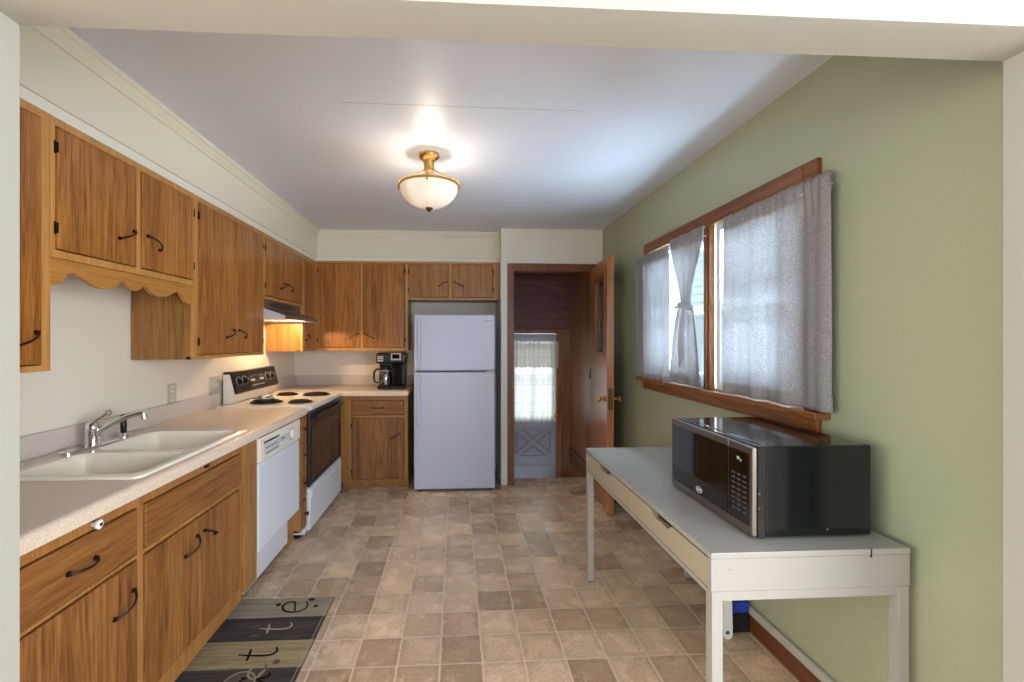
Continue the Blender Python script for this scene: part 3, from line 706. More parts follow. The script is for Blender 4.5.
cabinet('wall_cabinet', 'low two-door oak wall cabinet over the refrigerator', BT, -0.476, 0.416, 1.775, ZR, 0.325,
        [('door', -0.468, -0.085, 1.80, 2.122, H_(-0.14, 1.93, S), 'lo'), ('door', -0.042, 0.356, 1.80, 2.122, H_(0.02, 1.93, -S), 'hi')], UP)

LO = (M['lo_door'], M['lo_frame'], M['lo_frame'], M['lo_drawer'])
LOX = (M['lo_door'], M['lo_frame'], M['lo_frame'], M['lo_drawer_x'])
LB = lambda a, d, z: (BX + d, a, z)
BB = lambda a, d, z: (a, BY - d, z)
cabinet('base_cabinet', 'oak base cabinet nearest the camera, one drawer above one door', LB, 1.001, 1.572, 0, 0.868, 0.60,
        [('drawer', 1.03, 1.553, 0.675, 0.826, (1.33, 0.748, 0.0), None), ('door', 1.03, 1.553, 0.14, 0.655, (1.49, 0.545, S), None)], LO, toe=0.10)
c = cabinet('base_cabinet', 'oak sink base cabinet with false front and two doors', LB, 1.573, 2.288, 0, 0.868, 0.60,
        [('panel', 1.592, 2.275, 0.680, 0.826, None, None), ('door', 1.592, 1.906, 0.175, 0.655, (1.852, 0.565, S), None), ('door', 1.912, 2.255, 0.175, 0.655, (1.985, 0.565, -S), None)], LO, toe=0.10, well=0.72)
MB(LB).box(2.289, 2.426, -0.40, 0.014, 0.132, 0.74, 0.003).box(2.289, 2.426, -0.02, 0.014, 0.74, 0.863, 0.003).build('filler_strip', M['lo_frame'], c)
cabinet('drawer_cabinet', 'narrow stack of four small oak drawers beside the dishwasher', lambda a, d, z: (BX + 0.022 + d, a, z), 3.052, 3.178, 0, 0.868, 0.60,
        [('drawer', 3.061, 3.169, z0, z1, (3.125, (z0 + z1) / 2), None) for z0, z1 in ((0.112, 0.296), (0.312, 0.506), (0.522, 0.682), (0.698, 0.856))], LO, toe=0.10)
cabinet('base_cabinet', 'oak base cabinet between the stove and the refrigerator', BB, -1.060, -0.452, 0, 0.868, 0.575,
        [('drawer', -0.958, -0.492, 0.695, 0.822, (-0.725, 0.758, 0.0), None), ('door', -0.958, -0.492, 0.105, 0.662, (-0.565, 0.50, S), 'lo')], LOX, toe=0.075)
# carcass in the blind corner is closed by the counter above it

# white peg on the near counter apron
mb = MB(); mb.lathe([(0.006, 0), (0.006, 0.012), (0.013, 0.013), (0.014, 0.021), (0.010, 0.024)], (BX, 1.375, 0.846), 'X', 20)
o = mb.build('round_peg', M['whiteplastic'], None, (BX, 1.375, 0.846), smooth=True); tag(o, 'small round white peg with dark centre under the near counter edge', 'peg')
mb = MB(); mb.lathe([(0.005, 0.024), (0.005, 0.0255), (0.002, 0.026)], (BX, 1.375, 0.846), 'X', 12); p_ = mb.build('centre_dot', M['black'], o)
mb = MB(); mb.box(BX + 0.0005, BX + 0.008, 1.955, 1.985, 0.842, 0.856, 0.003)
tag(mb.build('cabinet_catch', M['pull'], None, (BX, 1.97, 0.85)), 'small dark metal catch on the apron under the sink', 'catch')

# ------------------------------------------------------------------ countertop, sink, faucet
CT0, CT1 = 0.870, 0.914
SX0, SX1, SY0, SY1 = -1.632, -1.066, 1.575, 2.385       # sink outline
ct = thing('countertop', 'long beige laminate countertop with rounded pale edge under the left wall cabinets', 'countertop', (-1.36, 2.1, CT0))
mb = MB(); fx = -1.034
mb.box(XL + 0.002, fx - 0.02, 1.001, SY0 + 0.02, CT0, CT1); mb.box(XL + 0.002, fx - 0.02, SY1 - 0.02, 3.180, CT0, CT1)
mb.box(XL + 0.002, SX0 + 0.03, SY0 + 0.02, SY1 - 0.02, CT0, CT1); mb.box(SX1 - 0.016, fx - 0.02, SY0 + 0.02, SY1 - 0.02, CT0, CT1)
mb.build('top_slab', M['counter'], ct)
def nosing(mb, mapf, a0, a1):
    pr = [(0, CT0 + 0.0005)] + [(0.02 * math.sin(t), CT1 - 0.02 + 0.02 * math.cos(t)) for t in [PI / 2 * k / 6 for k in range(6, -1, -1)]]
    pr[0] = (0, CT0 + 0.0005); pr.insert(1, (0.020, CT0 + 0.0005)); 
    mb.prism(pr, 'X', a0, a1)
mb = MB(lambda a, d, z: (fx - 0.02 + d, a, z)); nosing(mb, None, 1.001, 3.180); mb.build('front_edge', M['counter'], ct)
MB().box(XL + 0.001, XL + 0.024, 1.001, 3.256, CT1, 1.012, 0.003).build('backsplash', M['splash'], ct)
ct2 = thing('countertop', 'short beige laminate countertop in the corner under the coffee maker', 'countertop', (-0.95, 4.46, CT0))
by = 4.158
mb = MB(); mb.box(XL + 0.002, -0.452, by + 0.02, YB - 0.002, CT0, CT1); mb.box(XL + 0.002, -1.07, 4.045, by + 0.02, CT0, CT1)
mb.build('top_slab', M['counter'], ct2)
mb = MB(lambda a, d, z: (a, by + 0.02 - d, z)); nosing(mb, None, -1.07, -0.446); mb.build('front_edge', M['counter'], ct2)
MB().box(-0.452, -0.446, by + 0.02, YB - 0.002, CT0, CT1).build('end_cap', M['counter'], ct2)
MB().box(XL + 0.025, -0.45, YB - 0.024, YB - 0.001, CT1, 1.012, 0.003).box(XL + 0.001, XL + 0.024, 4.045, YB - 0.001, CT1, 1.012, 0.003).build('backsplash', M['splash'], ct2)

sk = thing('kitchen_sink', 'ivory double-bowl drop-in sink in the long counter', 'sink', (-1.35, 1.98, CT1))
def bowl(bm, x0, x1, y0, y1, zt, zb, rr=0.05, n=6):
    """rounded-rectangle loops going down; returns top loop"""
    loops = []
    for ins, z in ((0.0, zt), (0.006, zt - 0.004), (0.012, zt - 0.02), (0.022, zb + 0.04), (0.04, zb + 0.01), (0.07, zb)):
        lp = []
        a0, a1, b0, b1 = x0 + ins, x1 - ins, y0 + ins, y1 - ins; r = max(0.012, rr - ins * 0.3)
        for cx, cy, st in ((a1 - r, b1 - r, 0), (a0 + r, b1 - r, PI / 2), (a0 + r, b0 + r, PI), (a1 - r, b0 + r, 1.5 * PI)):
            for k in range(n + 1):
                t = st + PI / 2 * k / n; lp.append(bm.verts.new((cx + r * math.cos(t), cy + r * math.sin(t), z)))
        loops.append(lp)
    for A, B in zip(loops, loops[1:]):
        m = len(A)
        for k in range(m): bm.faces.new((A[k], A[(k + 1) % m], B[(k + 1) % m], B[k]))
    bm.faces.new(loops[-1]); return loops[0]
RZ = CT1 + 0.011
bowls = [(-1.52, -1.095, 1.612, 1.915), (-1.52, -1.095, 1.958, 2.345)]
for k, b in enumerate(bowls):
    mb = MB(); bowl(mb.bm, b[0], b[1], b[2], b[3], RZ, 0.745); mb.build('basin', M['ivory'], sk, smooth=True)
# rim plate with two rounded holes, filled by triangulation
mb = MB(); bm = mb.bm
def loop_pts(x0, x1, y0, y1, r, z, n=6):
    out = []
    for cx, cy, st in ((x1 - r, y1 - r, 0), (x0 + r, y1 - r, PI / 2), (x0 + r, y0 + r, PI), (x1 - r, y0 + r, 1.5 * PI)):
        for k in range(n + 1):
            t = st + PI / 2 * k / n; out.append((cx + r * math.cos(t), cy + r * math.sin(t), z))
    return out
edges = []; outer = None
for lp in (loop_pts(SX0 + 0.008, SX1 - 0.008, SY0 + 0.008, SY1 - 0.008, 0.03, RZ), *[loop_pts(b[0], b[1], b[2], b[3], 0.05, RZ) for b in bowls]):
    v = [bm.verts.new(p) for p in lp]
    if outer is None: outer = v
    edges += [bm.edges.new((v[i], v[(i + 1) % len(v)])) for i in range(len(v))]
bmesh.ops.triangle_fill(bm, edges=edges, use_beauty=True)
low = [bm.verts.new(p) for p in loop_pts(SX0, SX1, SY0, SY1, 0.035, CT1 + 0.001)]
mid = [bm.verts.new(p) for p in loop_pts(SX0 + 0.002, SX1 - 0.002, SY0 + 0.002, SY1 - 0.002, 0.033, RZ - 0.004)]
for A, B in ((outer, mid), (mid, low)):
    for i in range(len(A)): bm.faces.new((A[i], A[(i + 1) % len(A)], B[(i + 1) % len(A)], B[i]))
mb.build('rim', M['ivory'], sk, smooth=True)
for b in bowls:
    MB().lathe([(0.04, 0), (0.042, 0.002), (0.032, 0.003), (0.028, 0.001)], ((b[0] + b[1]) / 2, (b[2] + b[3]) / 2, 0.7455), 'Z', 24).build('drain', M['chrome'], sk, smooth=True)

fz = RZ + 0.001; fxx = -1.565
fa = thing('kitchen_faucet', 'chrome single-lever faucet on the back rim of the sink', 'faucet', (fxx, 2.03, fz))
mb = MB(); pl = [(fxx + 0.03 * math.sin(t) * 1.0, 2.03 + (0.115 if math.cos(t) > 0 else -0.125) + 0.03 * math.cos(t)) for t in [2 * PI * k / 32 for k in range(32)]]
mb.prism(pl, 'Z', fz, fz + 0.008); mb.build('base_plate', M['chrome'], fa, smooth=True)
MB().lathe([(0.028, 0), (0.027, 0.02), (0.024, 0.06), (0.026, 0.064), (0.026, 0.075), (0.022, 0.09), (0.012, 0.098), (0.003, 0.10)], (fxx, 2.03, fz + 0.008), 'Z', 24).build('body', M['chrome'], fa, smooth=True)
tx, ty = -1.385, 2.075
pts = [(fxx + 0.015, 2.033, fz + 0.045)]
for k in range(1, 9):
    u = k / 8; pts.append((fxx + (tx - fxx) * u, 2.03 + (ty - 2.03) * u, fz + 0.045 + 0.088 * (1 - (1 - u) ** 1.7)))
mb = MB(); mb.tube(pts, [0.012] * 6 + [0.011] * 3, 12); mb.cyl(pts[-1], (tx + 0.004, ty, pts[-1][2] - 0.024), 0.012, 0.0115, 14); mb.build('spout', M['chrome'], fa, smooth=True)
mb = MB(); mb.tube([(fxx, 2.03, fz + 0.10), (fxx - 0.004, 2.06, fz + 0.108), (fxx - 0.018, 2.135, fz + 0.124)], [0.009, 0.006, 0.0055], 10); mb.torus((fxx - 0.019, 2.145, fz + 0.127), 0.010, 0.0055, 'Y', 20, 8); mb.build('lever', M['chrome'], fa, smooth=True)
sp = thing('side_sprayer', 'black side sprayer with chrome collar beside the faucet', 'sprayer', (-1.56, 2.205, fz))
MB().lathe([(0.022, 0), (0.022, 0.005), (0.016, 0.014), (0.012, 0.022)], (-1.56, 2.205, fz), 'Z', 20).build('collar', M['chrome'], sp, smooth=True)
MB().lathe([(0.010, 0.020), (0.0125, 0.03), (0.0135, 0.06), (0.012, 0.078), (0.015, 0.09), (0.015, 0.10), (0.008, 0.108)], (-1.56, 2.205, fz), 'Z', 16).build('spray_head', M['black'], sp, smooth=True)

# ------------------------------------------------------------------ cover plates on the left wall
def cover(label, y, z, wd, ht, th, kind):
    o = thing('wall_outlet' if kind == 'duplex' else 'switch_plate', label, 'outlet' if kind == 'duplex' else 'cover plate', (XL, y, z - ht / 2))
    MB().box(XL + 0.0005, XL + th, y - wd / 2, y + wd / 2, z - ht / 2, z + ht / 2, 0.003).build('cover', M['plate'], o)
    if kind == 'duplex':
        for dz in (-0.028, 0.028):
            r = MB().box(XL + th - 0.001, XL + th + 0.002, y - 0.017, y + 0.017, z + dz - 0.019, z + dz + 0.019, 0.005).build('receptacle', M['whiteplastic'], o)
            MB().box(XL + th + 0.0015, XL + th + 0.0025, y - 0.008, y - 0.005, z + dz - 0.006, z + dz + 0.008).box(XL + th + 0.0015, XL + th + 0.0025, y + 0.005, y + 0.008, z + dz - 0.006, z + dz + 0.008).build('slots', M['black'], r)
    else:
        for dy in (-0.024, 0.024):
            MB().box(XL + th - 0.001, XL + th + 0.009, y + dy - 0.005, y + dy + 0.005, z - 0.011, z + 0.009, 0.002).build('toggle', M['whiteplastic'], o)
    return o
cover('steel duplex outlet plate on the white wall behind the faucet', 2.755, 1.065, 0.078, 0.118, 0.007, 'duplex')
cover('steel two-gang switch plate on the white wall beside the stove', 3.222, 1.07, 0.118, 0.118, 0.008, 'switch')

# ------------------------------------------------------------------ dishwasher
dw = thing('dishwasher', 'white dishwasher under the counter beside the sink cabinet', 'dishwasher', (-1.35, 2.74, 0))
a0, a1, dx = 2.434, 3.044, -1.040
MB().box(-1.64, -1.150, a0, a1, 0.10, 0.862).box(-1.150, -1.066, a0, a1, 0.26, 0.862).build('tub', M['appliance_cool'], dw)
MB().box(-1.62, -1.150, a0, a1, 0.0, 0.0995).build('toe_recess', M['black'], dw)
MB().box(-1.066, dx, a0, a1, 0.264, 0.728, 0.005).build('door', M['appliance_cool'], dw)
cp = MB().box(-1.066, dx + 0.006, a0, a1, 0.733, 0.862, 0.005).build('control_panel', M['appliance_warm'], dw)
px = dx + 0.006
MB().box(px - 0.002, px + 0.001, a0 + 0.05, a0 + 0.26, 0.822, 0.834, 0.002).build('vent_slot', M['black'], cp)
MB().box(px - 0.001, px + 0.0008, a0 + 0.05, a0 + 0.50, 0.750, 0.816, 0.001).build('panel_insert', M['lgrey'], cp)
for z_, n_, w_ in ((0.796, 7, 0.016), (0.767, 6, 0.022)):
    mb = MB()
    mb.box(px, px + 0.001, a0 + 0.075, a0 + 0.24, z_ - 0.0008, z_ + 0.0008)
    for i in range(n_): mb.box(px, px + 0.002, a0 + 0.075 + i * 0.165 / n_, a0 + 0.075 + i * 0.165 / n_ + w_, z_ - 0.003, z_ + 0.003)
    mb.build('printed_line', M['dgrey'], cp)
mb = MB()
for i in range(4): mb.box(px, px + 0.004, a0 + 0.27 + i * 0.03, a0 + 0.293 + i * 0.03, 0.762, 0.778, 0.001)
mb.build('push_buttons', M['whiteplastic'], cp)
MB().box(px, px + 0.002, a0 + 0.29, a0 + 0.335, 0.794, 0.803).build('maker_badge', M['dgrey'], cp)
dl = MB().lathe([(0.030, 0), (0.029, 0.012), (0.020, 0.016), (0.005, 0.017)], (px, a0 + 0.455, 0.795), 'X', 24).build('cycle_dial', M['appliance_warm'], cp, smooth=True)
mb = MB(); mb.tube([(px + 0.0006, a0 + 0.455 + 0.040 * math.cos(t), 0.793 + 0.036 * math.sin(t)) for t in [2 * PI * k / 28 for k in range(28)]], [0.0010 + 0.0022 * (k % 4 == 0) for k in range(28)], 5)
mb.build('dial_scale', M['red'], cp)
MB().box(-1.140, -1.115, a0, a1, 0.045, 0.255, 0.004).build('kick_plate', M['appliance_cool'], dw)

# ------------------------------------------------------------------ stove
SY_0, SY_1 = 3.184, 4.038
st = thing('electric_stove', 'white electric range with black oven door and four coil burners', 'stove', (-1.34, 3.60, 0))
MB().box(-1.655, -1.052, SY_0 + 0.002, SY_1 - 0.002, 0.03, 0.893, 0.004).build('body', M['appliance_cool'], st)
MB().box(-1.62, -1.09, SY_0 + 0.02, SY_1 - 0.02, 0.0, 0.03).build('toe_base', M['black'], st)
MB().box(-1.655, -1.004, SY_0, SY_1, 0.893, 0.926, 0.010, 3).build('cooktop', M['appliance_warm'], st)
od = MB().box(-1.050, -1.020, SY_0 + 0.004, SY_1 - 0.004, 0.362, 0.872, 0.006).build('oven_door', M['black'], st)
MB().box(-1.020, -1.0165, SY_0 + 0.05, SY_1 - 0.05, 0.40, 0.77, 0.002).build('oven_glass', M['black_gloss'], od)
mb = MB(); mb.box(-0.998, -0.980, SY_0 + 0.06, SY_1 - 0.06, 0.822, 0.846, 0.006)
for y in (SY_0 + 0.09, SY_1 - 0.09): mb.box(-1.021, -0.992, y - 0.012, y + 0.012, 0.824, 0.844, 0.003)
mb.build('door_handle', M['black'], od)
MB().box(-1.0165, -1.0155, SY_0 + 0.10, SY_1 - 0.10, 0.785, 0.790).build('highlight_line', M['steel'], od)  # steel strip put in for the thin highlight across the door
sd = MB().box(-1.050, -1.016, SY_0 + 0.004, SY_1 - 0.004, 0.06, 0.352, 0.006).build('storage_drawer', M['appliance_cool'], st)
MB().box(-1.017, -1.008, SY_0 + 0.03, SY_1 - 0.03, 0.285, 0.335, 0.006).build('drawer_grip', M['appliance_cool'], sd)
# backguard: white riser, black slanted control fascia with end caps
GY0, GY1 = 3.290, 4.036
MB().box(-1.650, -1.592, GY0 + 0.004, GY1 - 0.004, 0.926, 1.006, 0.004).build('riser', M['appliance_warm'], st)
prof_out = [(-1.650, 1.006), (-1.575, 1.003), (-1.560, 0.994), (-1.556, 1.004), (-1.588, 1.130), (-1.594, 1.152), (-1.650, 1.152)]
bgd = MB().prism(prof_out, 'Y', GY0, GY1).build('control_fascia', M['black'], st)
for y0, y1 in ((GY0 - 0.003, GY0 + 0.001), (GY1 - 0.001, GY1 + 0.001)):
    MB().prism([(-1.650, 0.928), (-1.598, 0.928), (-1.575, 1.008), (-1.606, 1.136), (-1.650, 1.136)], 'Y', y0, y1).build('end_cap', M['appliance_warm'], bgd)
def fp(y, s, out=0.0):
    """point on the slanted fascia: s 0..1 from bottom to top"""
    x0, z0, x1, z1 = -1.556, 1.004, -1.588, 1.130
    nx, nz = 0.973, 0.228
    return Vector((x0 + (x1 - x0) * s + nx * out, y, z0 + (z1 - z0) * s + nz * out))
for y, s in ((3.36, 0.60), (3.45, 0.60), (3.845, 0.60), (3.935, 0.60)):
    mb = MB(); mb.tube([fp(y, s, 0), fp(y, s, 0.004), fp(y, s, 0.005), fp(y, s, 0.026)], [0.027, 0.027, 0.021, 0.018], 18); k_ = mb.build('burner_knob', M['black'], bgd, smooth=True)
    MB().tube([fp(y, s, 0.0262), fp(y, s + 0.14, 0.0262)], 0.0018, 6).build('pointer', M['lgrey'], k_)
    mb = MB(); mb.tube([fp(y + 0.036 * math.cos(t), s + 0.28 * math.sin(t), 0.001) for t in [-0.9 + 4.9 * k / 24 for k in range(25)]], [0.0012 + 0.0012 * (k % 3 == 0) for k in range(25)], 6)
    mb.build('dial_scale', M['lgrey'], bgd)
def slab(mb, y0, y1, s0, s1, o0, o1):
    v = [fp(y, s, o) for o in (o0, o1) for s in (s0, s1) for y in (y0, y1)]
    mb._add(v, [(0, 1, 3, 2), (4, 6, 7, 5), (0, 4, 5, 1), (2, 3, 7, 6), (0, 2, 6, 4), (1, 5, 7, 3)]); return mb
slab(MB(), 3.535, 3.77, 0.42, 0.86, -0.001, 0.003).build('clock_panel', M['dgrey'], bgd)
slab(MB(), 3.61, 3.69, 0.52, 0.76, 0.003, 0.004).build('clock_window', M['black_gloss'], bgd)
mb = MB()
for i in range(3): slab(mb, 3.543 + 0.022 * i, 3.557 + 0.022 * i, 0.5, 0.6, 0.003, 0.006); slab(mb, 3.70 + 0.022 * i, 3.714 + 0.022 * i, 0.5, 0.6, 0.003, 0.006)
mb.build('clock_buttons', M['lgrey'], bgd)
mb = MB(); slab(mb, 3.54, 3.77, 0.22, 0.25, 0, 0.001); mb.build('printed_line', M['lgrey'], bgd)
for bx_, by_, r in ((-1.385, 3.375, 0.112), (-1.405, 3.83, 0.086), (-1.165, 3.82, 0.108), (-1.145, 3.375, 0.086)):
    p_ = MB().lathe([(r, 0.0), (r, 0.006), (r - 0.006, 0.007), (r * 0.75, 0.002), (r * 0.3, 0.001)], (bx_, by_, 0.9262), 'Z', 40).build('drip_pan', M['pan'], st, smooth=True)
    mb = MB(); sp_ = []
    turns = 4 if r > 0.1 else 3
    for k in range(turns * 24 + 1):
        t = 2 * PI * k / 24; rr = 0.018 + (r - 0.028) * k / (turns * 24); sp_.append((bx_ + rr * math.cos(t), by_ + rr * math.sin(t), 0.938))
    mb.tube(sp_, 0.0048, 6)
    mb.build('coil', M['coil'], p_, smooth=True)
# spoon rest on the near back burner
sr = thing('spoon_rest', 'small grey spoon rest lying on the near back burner', 'spoon rest', (-1.40, 3.385, 0.943))
mb = MB(); mb.lathe([(0.002, 0.001), (0.05, 0.001), (0.065, 0.010), (0.070, 0.016), (0.066, 0.016), (0.05, 0.006), (0.002, 0.005)], (-1.40, 3.375, 0.943), 'Z', 28); mb.build('dish', M['grey'], sr, smooth=True)
mb = MB(); mb.tube([(-1.40, 3.43, 0.952), (-1.40, 3.47, 0.957), (-1.40, 3.50, 0.958)], [0.014, 0.011, 0.012], 10); mb.build('grip', M['grey'], sr, smooth=True)
for y in (3.335, 3.415): MB().lathe([(0.012, 0), (0.013, 0.012), (0.006, 0.018)], (-1.445, y, 0.955), 'Z', 14).build('rest_lug', M['grey'], sr, smooth=True)

# ------------------------------------------------------------------ range hood
hd = thing('range_hood', 'grey under-cabinet range hood above the stove', 'range hood', (-1.47, 3.66, 1.53))
hp = [(-1.672, 1.670), (-1.375, 1.670), (-1.375, 1.612), (-1.215, 1.556), (-1.215, 1.532), (-1.235, 1.532), (-1.235, 1.545), (-1.672, 1.545)]
M['hood'] = plain('hood_enamel', (112, 102, 96), 0.3, 0.35)
M['hood_end'] = plain('hood_end_enamel', (196, 198, 206), 0.35)
hi = [(-1.668, 1.666), (-1.379, 1.666), (-1.379, 1.609), (-1.222, 1.553), (-1.222, 1.532)]
mb = MB(); outer_ = [(-1.672, 1.532), (-1.672, 1.670), (-1.375, 1.670), (-1.375, 1.612), (-1.215, 1.556), (-1.215, 1.532)]
mb.prism(outer_ + hi[::-1] + [(-1.668, 1.532)], 'Y', 3.272, 4.035); mb.build('canopy', M['hood'], hd)
for y0, y1 in ((3.268, 3.2735), (4.0335, 4.039)):
    MB().prism([(-1.672, 1.668), (-1.378, 1.668), (-1.378, 1.612), (-1.214, 1.555), (-1.214, 1.531), (-1.672, 1.531)], 'Y', y0, y1).build('end_panel', M['hood_end'], hd)
mb = MB(); pl = [(3.66 + 0.27 * math.cos(2 * PI * k / 40), 1.642 + 0.021 * math.sin(2 * PI * k / 40)) for k in range(40)]
v_ = MB().prism(pl, 'X', -1.376, -1.371).build('vent_oval', M['black'], hd)
mb = MB()
for i in range(9): mb.box(-1.372, -1.369, 3.46 + i * 0.05, 3.47 + i * 0.05, 1.630, 1.654)
mb.build('vent_fins', M['dgrey'], v_)
MB().box(-1.66, -1.23, 3.285, 3.66, 1.540, 1.545).box(-1.66, -1.55, 3.66, 4.03, 1.540, 1.545).box(-1.28, -1.23, 3.66, 4.03, 1.540, 1.545).box(-1.55, -1.28, 3.975, 4.03, 1.540, 1.545).build('filter_pan', M['hood'], hd)
MB().lathe([(0.014, 0.045), (0.014, 0.02), (0.026, 0.0), (0.026, -0.015), (0.012, -0.028)], (-1.42, 3.80, 1.618), 'Z', 18).build('light_bulb', M['bulb'], hd, smooth=True)
point('hood_lamp', (-1.42, 3.80, 1.585), 13, (1.0, 0.64, 0.34), 0.02)

# ------------------------------------------------------------------ refrigerator
fr = thing('refrigerator', 'white top-freezer refrigerator in the alcove beside the doorway', 'refrigerator', (-0.02, 4.43, 0))
x0, x1, yf = -0.389, 0.350, 4.115
MB().box(x0 + 0.004, x1 - 0.004, yf + 0.07, 4.74, 0.02, 1.605, 0.006).build('cabinet_body', M['appliance'], fr)
fd = MB().box(x0, x1, yf, yf + 0.066, 1.100, 1.612, 0.012, 3).build('freezer_door', M['appliance'], fr)
rd = MB().box(x0, x1, yf, yf + 0.066, 0.022, 1.086, 0.012, 3).build('fridge_door', M['appliance'], fr)
MB().box(x0 + 0.03, x0 + 0.062, yf - 0.022, yf + 0.004, 1.115, 1.575, 0.010, 3).build('handle', M['appliance'], fd)
MB().box(x0 + 0.03, x0 + 0.062, yf - 0.022, yf + 0.004, 0.58, 1.070, 0.010, 3).build('handle', M['appliance'], rd)
mb = MB(); xx = 0.245
for i in range(9): mb.box(xx + i * 0.0085, xx + i * 0.0085 + 0.006, yf - 0.0015, yf + 0.001, 1.550, 1.560)
mb.build('maker_badge', M['grey'], fd)
MB().box(x0 + 0.02, x1 - 0.02, yf + 0.02, yf + 0.07, 1.086, 1.100).build('door_gasket', M['dgrey'], fr)
MB().box(x1 - 0.075, x1 - 0.01, yf + 0.008, yf + 0.05, 1.0865, 1.0995, 0.002).build('hinge', M['steel'], fr)
MB().box(x1 - 0.07, x1 - 0.005, yf + 0.01, yf + 0.10, 1.612, 1.622, 0.003).build('top_hinge', M['grey'], fr)
MB().box(x0 + 0.02, x1 - 0.02, yf + 0.03, yf + 0.09, 0.006, 0.0215).build('toe_grille', M['dgrey'], fr)
for x in (x0 + 0.05, x1 - 0.05): MB().cyl((x, yf + 0.05, 0), (x, yf + 0.05, 0.02), 0.018, seg=14).build('levelling_foot', M['black'], fr)

# ------------------------------------------------------------------ coffee maker
cm = thing('coffee_maker', 'black two-way coffee maker with glass carafe in the counter corner', 'coffee maker', (-0.622, 4.40, CT1))
z0 = CT1
MB().box(-0.752, -0.490, 4.30, 4.50, z0 + 0.001, z0 + 0.032, 0.010).build('base', M['black'], cm)
MB().box(-0.752, -0.490, 4.43, 4.505, z0 + 0.03, z0 + 0.26, 0.010).build('tower', M['black'], cm)
MB().box(-0.615, -0.490, 4.335, 4.432, z0 + 0.032, z0 + 0.245, 0.010).build('water_tank', M['black_gloss'], cm)
hdm = MB().box(-0.762, -0.486, 4.295, 4.505, z0 + 0.245, z0 + 0.345, 0.016, 3).build('brew_head', M['black'], cm)
mb = MB(); yp = 4.2945
for i in range(2):
    for j in range(2): mb.box(-0.748 + i * 0.029, -0.722 + i * 0.029, yp - 0.003, yp + 0.002, z0 + 0.284 + j * 0.018, z0 + 0.298 + j * 0.018, 0.002)
mb.box(-0.748, -0.693, yp - 0.003, yp + 0.002, z0 + 0.264, z0 + 0.278, 0.002)
mb.build('button_panel', M['silver'], hdm)
fr_ = MB(); fr_.box(-0.620, -0.608, yp - 0.006, yp + 0.004, z0 + 0.275, z0 + 0.343, 0.002).box(-0.540, -0.528, yp - 0.006, yp + 0.004, z0 + 0.275, z0 + 0.343, 0.002)
fr_.box(-0.608, -0.540, yp - 0.006, yp + 0.004, z0 + 0.275, z0 + 0.290, 0.002).box(-0.608, -0.540, yp - 0.006, yp + 0.004, z0 + 0.331, z0 + 0.343, 0.002)
fr_.build('pod_door_frame', M['silver'], hdm)
MB().box(-0.608, -0.540, yp - 0.002, yp + 0.002, z0 + 0.290, z0 + 0.331).build('display', M['black_gloss'], hdm)
cf = MB().lathe([(0.045, 0.034), (0.056, 0.040), (0.060, 0.075), (0.057, 0.12), (0.046, 0.165), (0.043, 0.185), (0.040, 0.185), (0.043, 0.165), (0.054, 0.12), (0.057, 0.075), (0.053, 0.043), (0.002, 0.038)], (-0.683, 4.365, z0), 'Z', 28).build('carafe', M['glass_carafe'], cm, smooth=True)
MB().lathe([(0.044, 0.186), (0.046, 0.19), (0.046, 0.205), (0.03, 0.212), (0.004, 0.213)], (-0.683, 4.365, z0), 'Z', 24).build('carafe_lid', M['black'], cf, smooth=True)
MB().torus((-0.683, 4.365, z0 + 0.172), 0.047, 0.004, 'Z', 28, 6).build('carafe_band', M['silver'], cf, smooth=True)
MB().tube([(-0.728, 4.352, z0 + 0.185), (-0.765, 4.342, z0 + 0.188), (-0.784, 4.336, z0 + 0.165), (-0.787, 4.335, z0 + 0.11), (-0.778, 4.338, z0 + 0.066), (-0.744, 4.348, z0 + 0.06)], [0.008, 0.010, 0.011, 0.010, 0.009, 0.007], 10).build('carafe_handle', M['black'], cf, smooth=True)
tag(MB().tube([(-0.488, 4.49, z0 + 0.012), (-0.472, 4.50, z0 + 0.007), (-0.458, 4.56, z0 + 0.006), (-0.456, 4.66, z0 + 0.006), (-0.462, 4.745, z0 + 0.006)], 0.004, 8).build('power_cord', M['rubber'], None, (-0.46, 4.6, z0), smooth=True), 'black power cord running behind the coffee maker', 'cord')

# ------------------------------------------------------------------ ceiling lamp
LX, LY = -0.158, 2.586
cl = thing('ceiling_lamp', 'semi-flush brass ceiling lamp with frosted glass bowl', 'ceiling lamp', (LX, LY, ZC))
MB().lathe([(0.002, 0), (0.060, 0), (0.060, -0.010), (0.056, -0.020), (0.040, -0.034), (0.030, -0.038)], (LX, LY, ZC), 'Z', 32).build('canopy', M['brass'], cl, smooth=True)
MB().lathe([(0.030, -0.036), (0.026, -0.045), (0.024, -0.085), (0.032, -0.092), (0.030, -0.100), (0.010, -0.104)], (LX, LY, ZC), 'Z', 24).build('stem', M['brass'], cl, smooth=True)
rz = 2.258
MB().lathe([(0.165, -0.006), (0.171, -0.006), (0.172, 0.0), (0.171, 0.006), (0.165, 0.006)], (LX, LY, rz), 'Z', 48, closed=True).build('rim_ring', M['brass'], cl, smooth=True)
for k in range(4):
    t = PI / 2 * k; c_, s_ = math.cos(t), math.sin(t)
    P = lambda r, z: (LX + r * c_, LY + r * s_, z)
    MB().tube([P(0.030, ZC - 0.03), P(0.024, ZC - 0.07), P(0.028, ZC - 0.088), P(0.06, ZC - 0.104), P(0.12, rz + 0.056), P(0.163, rz + 0.040), P(0.174, rz + 0.028), P(0.1755, rz), P(0.172, rz - 0.022)], 0.0042, 8).build('arm', M['brass'], cl, smooth=True)
bowl_p = [(0.165, 0.0)] + [(0.165 * math.cos(t), -0.122 * math.sin(t) ** 1.0) for t in [PI / 2 * k / 14 for k in range(1, 14)]] + [(0.006, -0.122)]
